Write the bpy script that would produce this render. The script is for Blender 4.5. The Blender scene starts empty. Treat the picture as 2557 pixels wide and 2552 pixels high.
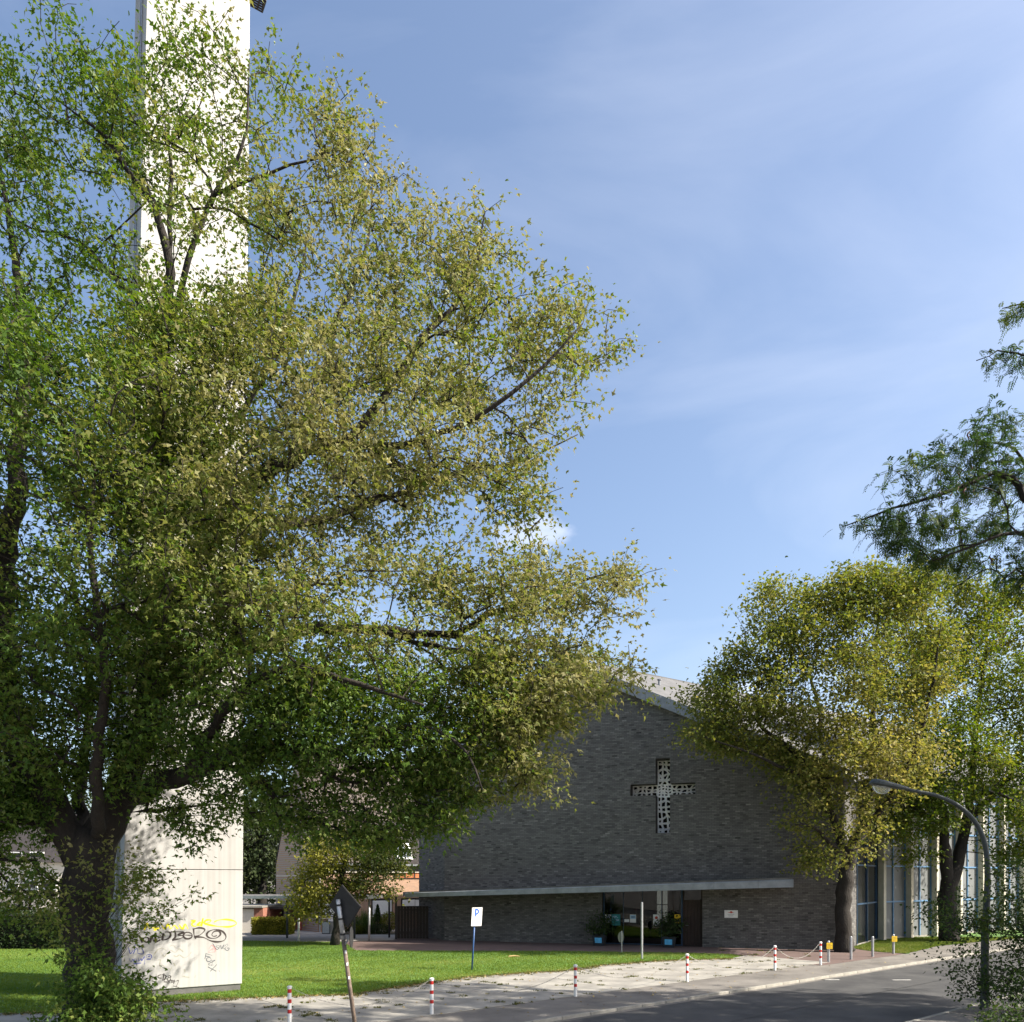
import bpy, bmesh, math, random
import numpy as np
from mathutils import Vector
from mathutils.geometry import tessellate_polygon

R = math.radians
rng = np.random.default_rng(7)
random.seed(7)
scene = bpy.context.scene
col = scene.collection

# ------------------------------------------------------------------ camera
F = 2000.0            # focal length in photo pixels (photo is 2557 wide)
CX, HY = 1278.5, 2192.0   # principal column, horizon row
CAMZ = 3.45
cd = bpy.data.cameras.new("camera")
cam = bpy.data.objects.new("camera", cd)
col.objects.link(cam)
cam.location = (0, 0, CAMZ)
cam.rotation_euler = (R(90), 0, 0)
cd.sensor_fit = 'HORIZONTAL'
cd.sensor_width = 36.0
cd.lens = 36.0 * F / 2557.0
cd.shift_y = (HY - 1276.0) / 2557.0
cd.clip_start = 0.1
cd.clip_end = 3000
scene.camera = cam

# ------------------------------------------------------------------ sky, sun, exposure
SUN_AZ = R(103.5)        # clockwise from +Y towards +X
SUN_EL = R(41)
sdir = Vector((math.sin(SUN_AZ) * math.cos(SUN_EL), math.cos(SUN_AZ) * math.cos(SUN_EL), math.sin(SUN_EL)))
sl = bpy.data.lights.new("sun", 'SUN')
sl.energy = 5.0
sl.angle = R(0.53)
sl.color = (1.0, 0.93, 0.82)
sun = bpy.data.objects.new("sun", sl)
col.objects.link(sun)
sun.rotation_euler = (-sdir).to_track_quat('-Z', 'Y').to_euler()
sun.location = (60, 0, 60)

world = bpy.data.worlds.new("World")
scene.world = world
world.use_nodes = True
wn, wl = world.node_tree.nodes, world.node_tree.links
wn.clear()
w_out = wn.new('ShaderNodeOutputWorld')
w_bg = wn.new('ShaderNodeBackground')
w_bg.inputs['Strength'].default_value = 0.115
sky = wn.new('ShaderNodeTexSky')
sky.sky_type = 'NISHITA'
sky.sun_disc = False
sky.sun_elevation = SUN_EL
sky.sun_rotation = SUN_AZ
sky.air_density = 1.0
sky.dust_density = 3.0
sky.ozone_density = 1.6
w_tc = wn.new('ShaderNodeTexCoord')

def wmath(op, a, b=None, clamp=False):
    n = wn.new('ShaderNodeMath')
    n.operation = op
    n.use_clamp = clamp
    for i, v in enumerate((a, b)):
        if v is None:
            continue
        if isinstance(v, (int, float)):
            n.inputs[i].default_value = v
        else:
            wl.new(v, n.inputs[i])
    return n.outputs[0]

# thin cirrus veils
mp = wn.new('ShaderNodeMapping')
mp.inputs['Rotation'].default_value = (0, R(22), R(25))
mp.inputs['Scale'].default_value = (1.2, 1.2, 3.6)
wl.new(w_tc.outputs['Generated'], mp.inputs['Vector'])
nz = wn.new('ShaderNodeTexNoise')
nz.inputs['Scale'].default_value = 2.1
nz.inputs['Detail'].default_value = 7
nz.inputs['Roughness'].default_value = 0.52
nz.inputs['Distortion'].default_value = 0.5
wl.new(mp.outputs[0], nz.inputs['Vector'])
cir = wn.new('ShaderNodeMapRange')
cir.inputs['From Min'].default_value = 0.45
cir.inputs['From Max'].default_value = 0.80
cir.inputs['To Max'].default_value = 0.20
wl.new(nz.outputs['Fac'], cir.inputs['Value'])
# a few small cumulus low above the horizon
mp2 = wn.new('ShaderNodeMapping')
mp2.inputs['Scale'].default_value = (5.0, 5.0, 9.0)
mp2.inputs['Location'].default_value = (0.35, 0.0, 0.2)
wl.new(w_tc.outputs['Generated'], mp2.inputs['Vector'])
nz2 = wn.new('ShaderNodeTexNoise')
nz2.inputs['Scale'].default_value = 2.2
nz2.inputs['Detail'].default_value = 6
nz2.inputs['Roughness'].default_value = 0.55
wl.new(mp2.outputs[0], nz2.inputs['Vector'])
def puff(u, v, ru, rv):
    """soft cumulus centred in one compass direction"""
    d = Vector(((u - CX) / F, 1.0, (HY - v) / F)).normalized()
    vs = wn.new('ShaderNodeVectorMath'); vs.operation = 'SUBTRACT'
    wl.new(w_tc.outputs['Generated'], vs.inputs[0]); vs.inputs[1].default_value = d
    vm = wn.new('ShaderNodeVectorMath'); vm.operation = 'MULTIPLY'
    wl.new(vs.outputs[0], vm.inputs[0]); vm.inputs[1].default_value = (1 / ru, 1 / ru, 1 / rv)
    vl = wn.new('ShaderNodeVectorMath'); vl.operation = 'LENGTH'
    wl.new(vm.outputs[0], vl.inputs[0])
    e = wmath('SUBTRACT', 1.0, vl.outputs['Value'])
    e = wmath('ADD', e, wmath('MULTIPLY', wmath('SUBTRACT', nz2.outputs['Fac'], 0.5), 2.6))
    mr = wn.new('ShaderNodeMapRange'); mr.interpolation_type = 'SMOOTHSTEP'
    mr.inputs['From Min'].default_value = 0.05; mr.inputs['From Max'].default_value = 0.75
    mr.inputs['To Max'].default_value = 0.45
    wl.new(e, mr.inputs['Value'])
    return mr.outputs[0]
pf = wmath('MAXIMUM', puff(1330, 1345, 0.055, 0.022), puff(1850, 1725, 0.05, 0.014))
cloudfac = wmath('MAXIMUM', cir.outputs[0], pf)
mx = wn.new('ShaderNodeMix')
mx.data_type = 'RGBA'
wl.new(cloudfac, mx.inputs['Factor'])
wl.new(sky.outputs[0], mx.inputs['A'])
mx.inputs['B'].default_value = (5.0, 5.2, 5.8, 1)
wl.new(mx.outputs['Result'], w_bg.inputs['Color'])
wl.new(w_bg.outputs[0], w_out.inputs['Surface'])

scene.view_settings.view_transform = 'Standard'
scene.view_settings.look = 'None'
scene.view_settings.exposure = 1.2
scene.view_settings.gamma = 1.0
scene.view_settings.use_curve_mapping = False
scene.cycles.max_bounces = 6
scene.cycles.transparent_max_bounces = 8

# ------------------------------------------------------------------ helpers
def P(u, v, Y):
    """point seen at photo pixel (u,v) at depth Y"""
    return np.array([(u - CX) / F * Y, Y, CAMZ - (v - HY) / F * Y])

def G(u, v, z=0.0):
    """ground point under photo pixel"""
    Y = (CAMZ - z) * F / (v - HY)
    return np.array([(u - CX) / F * Y, Y, z])

def hit(u, v, p0, n):
    """pixel ray against a plane"""
    d = np.array([(u - CX) / F, 1.0, -(v - HY) / F])
    o = np.array([0, 0, CAMZ])
    t = np.dot(np.asarray(p0, float) - o, n) / np.dot(d, n)
    return o + d * t

OFF = {}

def node_mat(name):
    m = bpy.data.materials.new(name)
    m.use_nodes = True
    nt = m.node_tree
    b = nt.nodes['Principled BSDF']
    return m, nt.nodes, nt.links, b

def mat(name, c, rough=0.7, var=0.2, scale=3.0, bump=0.15, bscale=30.0, metal=0.0, spec=0.4,
        stretch=(1, 1, 1), c2=None, bdist=0.02, hue=None):
    m, n, l, b = node_mat(name)
    tc = n.new('ShaderNodeTexCoord')
    mpg = n.new('ShaderNodeMapping')
    mpg.inputs['Scale'].default_value = stretch
    l.new(tc.outputs['Object'], mpg.inputs['Vector'])
    a = n.new('ShaderNodeTexNoise')
    a.inputs['Scale'].default_value = scale
    a.inputs['Detail'].default_value = 8
    a.inputs['Roughness'].default_value = 0.62
    l.new(mpg.outputs[0], a.inputs['Vector'])
    rp = n.new('ShaderNodeValToRGB')
    rp.color_ramp.elements[0].position = 0.3
    rp.color_ramp.elements[1].position = 0.72
    lo = [x * (1 - var) for x in c]
    hi = [min(1, x * (1 + var)) for x in (c2 or c)]
    rp.color_ramp.elements[0].color = (*lo, 1)
    rp.color_ramp.elements[1].color = (*hi, 1)
    l.new(a.outputs['Fac'], rp.inputs['Fac'])
    l.new(rp.outputs['Color'], b.inputs['Base Color'])
    b.inputs['Roughness'].default_value = rough
    b.inputs['Metallic'].default_value = metal
    b.inputs['Specular IOR Level'].default_value = spec
    if bump > 0:
        bn = n.new('ShaderNodeTexNoise')
        bn.inputs['Scale'].default_value = bscale
        bn.inputs['Detail'].default_value = 5
        l.new(mpg.outputs[0], bn.inputs['Vector'])
        bp = n.new('ShaderNodeBump')
        bp.inputs['Strength'].default_value = bump
        bp.inputs['Distance'].default_value = bdist
        l.new(bn.outputs['Fac'], bp.inputs['Height'])
        l.new(bp.outputs['Normal'], b.inputs['Normal'])
    return m

def leaf_mat(name, stops, trans=0.45, gloss=0.12, rough=0.6):
    m = bpy.data.materials.new(name)
    m.use_nodes = True
    n, l = m.node_tree.nodes, m.node_tree.links
    n.clear()
    out = n.new('ShaderNodeOutputMaterial')
    at = n.new('ShaderNodeAttribute')
    at.attribute_name = 'tint'
    rp = n.new('ShaderNodeValToRGB')
    els = rp.color_ramp.elements
    els[0].position, els[1].position = stops[0][0], stops[-1][0]
    els[0].color, els[1].color = (*stops[0][1], 1), (*stops[-1][1], 1)
    for p, c in stops[1:-1]:
        e = els.new(p)
        e.color = (*c, 1)
    l.new(at.outputs['Fac'], rp.inputs['Fac'])
    d = n.new('ShaderNodeBsdfDiffuse')
    t = n.new('ShaderNodeBsdfTranslucent')
    g = n.new('ShaderNodeBsdfGlossy')
    g.inputs['Roughness'].default_value = rough
    g.inputs['Color'].default_value = (0.5, 0.52, 0.48, 1)
    l.new(rp.outputs[0], d.inputs['Color'])
    hs = n.new('ShaderNodeHueSaturation')
    hs.inputs['Hue'].default_value = 0.49
    hs.inputs['Saturation'].default_value = 1.15
    hs.inputs['Value'].default_value = 1.35
    l.new(rp.outputs[0], hs.inputs['Color'])
    l.new(hs.outputs[0], t.inputs['Color'])
    m1 = n.new('ShaderNodeMixShader')
    m1.inputs[0].default_value = trans
    l.new(d.outputs[0], m1.inputs[1]); l.new(t.outputs[0], m1.inputs[2])
    m2 = n.new('ShaderNodeMixShader')
    fr = n.new('ShaderNodeFresnel')
    fr.inputs['IOR'].default_value = 1.35
    fm = n.new('ShaderNodeMath'); fm.operation = 'MULTIPLY_ADD'
    l.new(fr.outputs[0], fm.inputs[0]); fm.inputs[1].default_value = 0.08; fm.inputs[2].default_value = gloss * 0.15
    l.new(fm.outputs[0], m2.inputs[0])
    l.new(m1.outputs[0], m2.inputs[1]); l.new(g.outputs[0], m2.inputs[2])
    l.new(m2.outputs[0], out.inputs['Surface'])
    return m

def attr_mat(name, stops, rough=0.85, noise=0.0, bump=0.3, bscale=60):
    """colour from the per-face tint value (bricks and the like)"""
    m, n, l, b = node_mat(name)
    at = n.new('ShaderNodeAttribute'); at.attribute_name = 'tint'
    rp = n.new('ShaderNodeValToRGB')
    els = rp.color_ramp.elements
    els[0].position, els[1].position = stops[0][0], stops[-1][0]
    els[0].color, els[1].color = (*stops[0][1], 1), (*stops[-1][1], 1)
    for p, c in stops[1:-1]:
        e = els.new(p); e.color = (*c, 1)
    tc = n.new('ShaderNodeTexCoord')
    nz = n.new('ShaderNodeTexNoise'); nz.inputs['Scale'].default_value = 0.35; nz.inputs['Detail'].default_value = 6
    l.new(tc.outputs['Object'], nz.inputs['Vector'])
    ad = n.new('ShaderNodeMath'); ad.operation = 'MULTIPLY_ADD'
    l.new(nz.outputs['Fac'], ad.inputs[0]); ad.inputs[1].default_value = noise
    sb = n.new('ShaderNodeMath'); sb.operation = 'SUBTRACT'
    l.new(at.outputs['Fac'], sb.inputs[0]); sb.inputs[1].default_value = noise * 0.5
    l.new(sb.outputs[0], ad.inputs[2])
    l.new(ad.outputs[0], rp.inputs['Fac'])
    l.new(rp.outputs[0], b.inputs['Base Color'])
    b.inputs['Roughness'].default_value = rough
    b.inputs['Specular IOR Level'].default_value = 0.35
    bn = n.new('ShaderNodeTexNoise'); bn.inputs['Scale'].default_value = bscale; bn.inputs['Detail'].default_value = 4
    l.new(tc.outputs['Object'], bn.inputs['Vector'])
    bp = n.new('ShaderNodeBump'); bp.inputs['Strength'].default_value = bump; bp.inputs['Distance'].default_value = 0.01
    l.new(bn.outputs['Fac'], bp.inputs['Height']); l.new(bp.outputs[0], b.inputs['Normal'])
    return m

class MB:
    """collects shapes into one mesh"""
    def __init__(self):
        self.v, self.f = [], []
    def add(self, vs, fs):
        o = len(self.v)
        self.v += [tuple(map(float, p)) for p in vs]
        self.f += [tuple(i + o for i in q) for q in fs]
        return self
    def box(self, a, b):
        x0, y0, z0 = a; x1, y1, z1 = b
        return self.add([(x0, y0, z0), (x1, y0, z0), (x1, y1, z0), (x0, y1, z0), (x0, y0, z1), (x1, y0, z1), (x1, y1, z1), (x0, y1, z1)],
                        [(0, 3, 2, 1), (4, 5, 6, 7), (0, 1, 5, 4), (1, 2, 6, 5), (2, 3, 7, 6), (3, 0, 4, 7)])
    def hexa(self, b4, t4):
        return self.add(list(b4) + list(t4), [(0, 3, 2, 1), (4, 5, 6, 7), (0, 1, 5, 4), (1, 2, 6, 5), (2, 3, 7, 6), (3, 0, 4, 7)])
    def obox(self, c, ex, ey, ez):
        """box centred at c with half-axis vectors"""
        c, ex, ey, ez = map(lambda q: np.asarray(q, float), (c, ex, ey, ez))
        b = [c - ex - ey - ez, c + ex - ey - ez, c + ex + ey - ez, c - ex + ey - ez]
        t = [p + 2 * ez for p in b]
        return self.hexa(b, t)
    def tube(self, pts, rad, n=8, cap=True):
        pts = [np.asarray(p, float) for p in pts]
        if not hasattr(rad, '__len__'):
            rad = [rad] * len(pts)
        vs, fs = [], []
        up = None
        for i, p in enumerate(pts):
            t = pts[min(i + 1, len(pts) - 1)] - pts[max(i - 1, 0)]
            t /= max(np.linalg.norm(t), 1e-9)
            if up is None:
                up = np.array([0, 0, 1.0]) if abs(t[2]) < 0.9 else np.array([1.0, 0, 0])
            s = np.cross(t, up); s /= max(np.linalg.norm(s), 1e-9)
            up = np.cross(s, t)
            for k in range(n):
                a = 2 * math.pi * k / n
                vs.append(p + rad[i] * (math.cos(a) * s + math.sin(a) * up))
        for i in range(len(pts) - 1):
            for k in range(n):
                a, b = i * n + k, i * n + (k + 1) % n
                fs.append((a, b, b + n, a + n))
        if cap:
            fs.append(tuple(range(n - 1, -1, -1)))
            fs.append(tuple(range((len(pts) - 1) * n, len(pts) * n)))
        return self.add(vs, fs)
    def lathe(self, prof, c=(0, 0, 0), n=12):
        vs, fs = [], []
        for r, z in prof:
            for k in range(n):
                a = 2 * math.pi * k / n
                vs.append((c[0] + r * math.cos(a), c[1] + r * math.sin(a), c[2] + z))
        for i in range(len(prof) - 1):
            for k in range(n):
                a, b = i * n + k, i * n + (k + 1) % n
                fs.append((a, b, b + n, a + n))
        fs.append(tuple(range(n - 1, -1, -1)))
        fs.append(tuple(range((len(prof) - 1) * n, len(prof) * n)))
        return self.add(vs, fs)
    def prism(self, poly, d):
        """planar polygon (3D points) pushed by vector d"""
        n = len(poly)
        d = np.asarray(d, float)
        a = [np.asarray(p, float) for p in poly]
        return self.add(a + [p + d for p in a],
                        [tuple(range(n)), tuple(range(2 * n - 1, n - 1, -1))] + [((i + 1) % n, i, i + n, (i + 1) % n + n) for i in range(n)])
    def build(self, name, m, parent=None, smooth=False, bevel=0.0, recalc=True):
        off = OFF.get(parent.name, np.zeros(3)) if parent is not None else np.zeros(3)
        me = bpy.data.meshes.new(name)
        v = np.array(self.v, float) - off
        me.from_pydata(v.tolist(), [], self.f)
        if recalc:
            bm = bmesh.new(); bm.from_mesh(me)
            bmesh.ops.recalc_face_normals(bm, faces=bm.faces)
            bm.to_mesh(me); bm.free()
        return link(name, me, m, parent, smooth, bevel)

def link(name, me, m, parent=None, smooth=False, bevel=0.0):
    o = bpy.data.objects.new(name, me)
    col.objects.link(o)
    if m is not None:
        me.materials.clear()
        me.materials.append(m)
    if parent is not None:
        o.parent = parent
        OFF[o.name] = OFF.get(parent.name, np.zeros(3))
    if smooth:
        me.polygons.foreach_set('use_smooth', [True] * len(me.polygons))
    if bevel > 0:
        bv = o.modifiers.new('bevel', 'BEVEL')
        bv.width = bevel; bv.segments = 2; bv.limit_method = 'ANGLE'
    return o

def thing(name, label, cat, loc=(0, 0, 0), group=None, rz=0.0):
    o = bpy.data.objects.new(name, None)
    col.objects.link(o)
    o.empty_display_size = 0.2
    o.location = loc
    OFF[o.name] = np.array(loc, float)
    if rz:
        o.rotation_euler = (0, 0, rz)
    tag(o, label, cat, group)
    return o

def tag(o, label, cat, group=None):
    o['label'] = label; o['category'] = cat
    if group:
        o['group'] = group
    return o

def stuff(o):
    o['kind'] = 'stuff'; return o

def struct(o):
    o['kind'] = 'structure'; return o

def dup(root, loc, label, rz=None):
    r = root.copy(); col.objects.link(r); r.location = loc; r['label'] = label
    if rz is not None:
        r.rotation_euler = (0, 0, rz)
    for ch in list(root.children):
        c = ch.copy(); col.objects.link(c); c.parent = r
        for g in list(ch.children):
            d = g.copy(); col.objects.link(d); d.parent = c
    return r

def np_mesh(name, verts, k, m, parent=None, tint=None, kind_stuff=False):
    """verts (N*k,3): N separate k-gons"""
    off = OFF.get(parent.name, np.zeros(3)) if parent is not None else np.zeros(3)
    v = (np.asarray(verts, float) - off).astype(np.float32)
    nv = len(v); nf = nv // k
    me = bpy.data.meshes.new(name)
    me.vertices.add(nv); me.vertices.foreach_set('co', v.ravel())
    me.loops.add(nv); me.loops.foreach_set('vertex_index', np.arange(nv, dtype=np.int32))
    me.polygons.add(nf); me.polygons.foreach_set('loop_start', np.arange(0, nv, k, dtype=np.int32))
    me.polygons.foreach_set('use_smooth', np.zeros(nf, dtype=bool))
    me.update(calc_edges=True)
    if tint is not None:
        a = me.attributes.new('tint', 'FLOAT', 'FACE')
        a.data.foreach_set('value', np.asarray(tint, np.float32))
    o = link(name, me, m, parent)
    if kind_stuff:
        stuff(o)
    return o

def quad_mesh(name, verts, faces, m, parent=None, tint=None, smooth=False):
    """verts (N,3), faces (M,4) numpy"""
    off = OFF.get(parent.name, np.zeros(3)) if parent is not None else np.zeros(3)
    v = (np.asarray(verts, float) - off).astype(np.float32)
    f = np.asarray(faces, np.int32)
    me = bpy.data.meshes.new(name)
    me.vertices.add(len(v)); me.vertices.foreach_set('co', v.ravel())
    me.loops.add(f.size); me.loops.foreach_set('vertex_index', f.ravel())
    me.polygons.add(len(f)); me.polygons.foreach_set('loop_start', np.arange(0, f.size, f.shape[1], dtype=np.int32))
    me.polygons.foreach_set('use_smooth', np.zeros(len(f), dtype=bool))
    me.update(calc_edges=True)
    if tint is not None:
        a = me.attributes.new('tint', 'FLOAT', 'FACE')
        a.data.foreach_set('value', np.asarray(tint, np.float32))
    return link(name, me, m, parent, smooth)

def in_poly(p, poly):
    p = np.asarray(p, float); poly = np.asarray(poly, float)
    x, y = p[:, 0], p[:, 1]
    c = np.zeros(len(p), bool)
    for i in range(len(poly)):
        x0, y0 = poly[i - 1]; x1, y1 = poly[i]
        if y0 == y1:
            continue
        c ^= ((y0 > y) != (y1 > y)) & (x < (x1 - x0) * (y - y0) / (y1 - y0) + x0)
    return c

def d_poly(p, poly):
    p = np.asarray(p, float); poly = np.asarray(poly, float)
    d = np.full(len(p), 1e9)
    for i in range(len(poly)):
        a, b = poly[i - 1], poly[i]
        ab = b - a
        t = np.clip(((p - a) @ ab) / max(ab @ ab, 1e-9), 0, 1)
        d = np.minimum(d, np.linalg.norm(p - (a + t[:, None] * ab), axis=1))
    return d

def ruffle(poly, step=0.35, amp=0.06, seed=1):
    """subdivide a ground outline and make it uneven"""
    r = np.random.default_rng(seed)
    out = []
    poly = [np.asarray(p[:2], float) for p in poly]
    for i in range(len(poly)):
        a, b = poly[i], poly[(i + 1) % len(poly)]
        n = max(1, int(np.linalg.norm(b - a) / step))
        n = min(n, 90)
        for k in range(n):
            out.append(a + (b - a) * k / n + r.normal(0, amp, 2))
    return out

def sheet(name, poly, z, m, parent=None):
    off = OFF.get(parent.name, np.zeros(3)) if parent is not None else np.zeros(3)
    pts = [(p[0] - off[0], p[1] - off[1], z - off[2]) for p in poly]
    tri = tessellate_polygon([[Vector(p) for p in pts]])
    me = bpy.data.meshes.new(name)
    me.from_pydata(pts, [], [tuple(t) for t in tri])
    bm = bmesh.new(); bm.from_mesh(me)
    for f in bm.faces:
        if f.normal.z < 0:
            f.normal_flip()
    bm.to_mesh(me); bm.free()
    return link(name, me, m, parent)

# ------------------------------------------------------------------ materials
M = {}
M['asphalt'] = mat('asphalt', (0.040, 0.040, 0.042), 0.85, 0.30, 0.8, 0.5, 120, c2=(0.055, 0.054, 0.052), bdist=0.01)
M['pavement'] = mat('pavement_asphalt', (0.12, 0.11, 0.098), 0.9, 0.25, 0.7, 0.5, 110, c2=(0.16, 0.147, 0.13), bdist=0.01)
M['terrain'] = mat('terrain_soil', (0.12, 0.12, 0.08), 0.95, 0.3, 0.4, 0.4, 20)
M['concrete_slab'] = mat('weathered_concrete', (0.205, 0.195, 0.175), 0.88, 0.28, 0.9, 0.45, 70, c2=(0.275, 0.26, 0.228), bdist=0.01)
M['kerb'] = mat('kerb_concrete', (0.25, 0.235, 0.20), 0.85, 0.25, 4, 0.3, 60)
M['lawn'] = mat('lawn_soil_green', (0.055, 0.12, 0.018), 0.95, 0.35, 1.2, 0.6, 60, c2=(0.085, 0.17, 0.03))
M['paint'] = mat('worn_road_paint', (0.55, 0.54, 0.5), 0.8, 0.4, 9, 0.2, 80)
M['concrete_white'] = None
M['plinth'] = mat('plinth_concrete', (0.12, 0.115, 0.11), 0.9, 0.3, 3, 0.3, 40)
M['dark_steel'] = mat('dark_steel', (0.03, 0.026, 0.025), 0.5, 0.3, 8, 0.1, 60, metal=0.3)
M['zinc'] = mat('zinc_sheet', (0.25, 0.265, 0.28), 0.45, 0.22, 2.5, 0.08, 15, metal=0.35)
M['roof_felt'] = mat('roof_felt', (0.125, 0.124, 0.125), 0.9, 0.2, 1.2, 0.35, 50, stretch=(1, 1, 1))
M['blue_frame'] = mat('blue_painted_steel', (0.10, 0.21, 0.36), 0.5, 0.2, 6, 0.05, 40)
M['dark_blue_frame'] = mat('dark_blue_painted_steel', (0.018, 0.05, 0.10), 0.5, 0.2, 6, 0.05, 40)
M['cream_concrete'] = mat('cream_concrete', (0.50, 0.46, 0.37), 0.85, 0.15, 2, 0.15, 40)
M['frosted'] = mat('frosted_glass', (0.15, 0.158, 0.16), 0.6, 0.18, 0.9, 0.05, 6, spec=0.3)
M['dark_glass'] = mat('dark_glass', (0.012, 0.013, 0.016), 0.08, 0.2, 2, 0.0, spec=0.6)
M['brown_wood'] = mat('dark_brown_wood', (0.035, 0.018, 0.012), 0.6, 0.4, 5, 0.3, 25, stretch=(6, 6, 0.6))
M['black_wood'] = mat('black_brown_wood', (0.018, 0.010, 0.007), 0.6, 0.4, 5, 0.3, 25, stretch=(6, 6, 0.6))
M['mortar'] = mat('dark_mortar', (0.06, 0.057, 0.053), 0.95, 0.2, 6, 0.0, 60)
M['white_plaster'] = mat('white_cast_stone', (0.84, 0.83, 0.80), 0.8, 0.1, 6, 0.15, 40)
M['white_paint'] = mat('white_enamel', (0.78, 0.77, 0.74), 0.45, 0.08, 12, 0.04, 30)
M['red_paint'] = mat('red_enamel', (0.50, 0.025, 0.02), 0.45, 0.2, 14, 0.04, 30)
M['galv'] = mat('galvanised_steel', (0.40, 0.41, 0.42), 0.42, 0.2, 18, 0.06, 50, metal=0.55)
M['pale_chain'] = mat('pale_galvanised_chain', (0.36, 0.35, 0.32), 0.6, 0.2, 30, 0.1, 80)
M['chain'] = mat('weathered_chain', (0.34, 0.32, 0.29), 0.6, 0.3, 30, 0.1, 80, metal=0.3)
M['yellow'] = mat('yellow_plate', (0.80, 0.52, 0.02), 0.5, 0.1, 10, 0.03, 30)
M['black_print'] = mat('black_print', (0.02, 0.02, 0.02), 0.7, 0.1, 10, 0)
M['grey_print'] = mat('grey_print', (0.32, 0.32, 0.33), 0.7, 0.1, 10, 0)
M['blue_print'] = mat('blue_print', (0.04, 0.13, 0.50), 0.6, 0.1, 10, 0)
M['blue_pole'] = mat('blue_enamel_pole', (0.03, 0.08, 0.22), 0.45, 0.2, 12, 0.04, 30)
M['sign_back'] = mat('dark_sign_back', (0.022, 0.022, 0.022), 0.65, 0.3, 10, 0.05, 40)
M['rust_pole'] = mat('weathered_brown_pole', (0.10, 0.07, 0.05), 0.7, 0.35, 12, 0.2, 60, c2=(0.16, 0.12, 0.09))
M['lamp_grey'] = mat('lamp_grey_paint', (0.045, 0.055, 0.054), 0.5, 0.25, 6, 0.1, 50)
M['bark'] = mat('maple_bark', (0.026, 0.021, 0.017), 0.95, 0.45, 5, 1.0, 16, stretch=(1, 1, 0.35), bdist=0.05)
M['bark2'] = mat('grey_bark', (0.026, 0.022, 0.018), 0.95, 0.4, 5, 0.9, 18, stretch=(1, 1, 0.4), bdist=0.04)
M['teal'] = mat('teal_poster', (0.03, 0.22, 0.22), 0.6, 0.2, 6, 0)
M['sky_blue'] = mat('light_blue_label', (0.10, 0.42, 0.68), 0.6, 0.25, 9, 0)
M['pale_blue'] = mat('pale_blue_print', (0.38, 0.55, 0.70), 0.6, 0.15, 6, 0)
M['red_print'] = mat('red_print', (0.55, 0.06, 0.03), 0.6, 0.1, 9, 0)
M['lilac'] = mat('lilac_print', (0.42, 0.44, 0.62), 0.6, 0.3, 9, 0)
M['tub'] = mat('dark_plastic_tub', (0.02, 0.025, 0.03), 0.5, 0.2, 6, 0.05, 30)
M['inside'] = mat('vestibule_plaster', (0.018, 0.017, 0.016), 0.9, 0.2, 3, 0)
M['house_cream'] = mat('cream_render', (0.60, 0.55, 0.47), 0.9, 0.12, 2, 0.1, 40)
M['house_roof'] = mat('dark_roof', (0.035, 0.03, 0.03), 0.9, 0.3, 4, 0.3, 20)
M['win_white'] = mat('white_blind', (0.72, 0.72, 0.70), 0.6, 0.08, 3, 0)
M['asphalt_light'] = mat('light_asphalt', (0.30, 0.28, 0.25), 0.9, 0.2, 0.7, 0.3, 80)
M['dirt'] = mat('dirt', (0.10, 0.085, 0.05), 0.95, 0.3, 3, 0.5, 40)

def vert_board(name, c):
    """board-marked white concrete: fine vertical ribs, faint runs and grime"""
    m, n, l, b = node_mat(name)
    tc = n.new('ShaderNodeTexCoord')
    a = n.new('ShaderNodeMapping'); a.inputs['Scale'].default_value = (9, 9, 0.12)
    l.new(tc.outputs['Object'], a.inputs['Vector'])
    n1 = n.new('ShaderNodeTexNoise'); n1.inputs['Scale'].default_value = 1.3; n1.inputs['Detail'].default_value = 5
    l.new(a.outputs[0], n1.inputs['Vector'])
    n2 = n.new('ShaderNodeTexNoise'); n2.inputs['Scale'].default_value = 0.8; n2.inputs['Detail'].default_value = 8
    l.new(tc.outputs['Object'], n2.inputs['Vector'])
    mx = n.new('ShaderNodeMix'); mx.data_type = 'FLOAT'; mx.inputs[0].default_value = 0.5
    l.new(n1.outputs['Fac'], mx.inputs[2]); l.new(n2.outputs['Fac'], mx.inputs[3])
    rp = n.new('ShaderNodeValToRGB')
    rp.color_ramp.elements[0].position = 0.32; rp.color_ramp.elements[1].position = 0.6
    rp.color_ramp.elements[0].color = (c[0] * .80, c[1] * .79, c[2] * .77, 1)
    rp.color_ramp.elements[1].color = (*c, 1)
    l.new(mx.outputs[0], rp.inputs['Fac'])
    l.new(rp.outputs[0], b.inputs['Base Color'])
    b.inputs['Roughness'].default_value = 0.8
    b.inputs['Specular IOR Level'].default_value = 0.3
    bp = n.new('ShaderNodeBump'); bp.inputs['Strength'].default_value = 0.12; bp.inputs['Distance'].default_value = 0.02
    l.new(n1.outputs['Fac'], bp.inputs['Height']); l.new(bp.outputs[0], b.inputs['Normal'])
    return m
M['concrete_white'] = vert_board('white_board_marked_concrete', (0.42, 0.415, 0.402))

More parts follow.
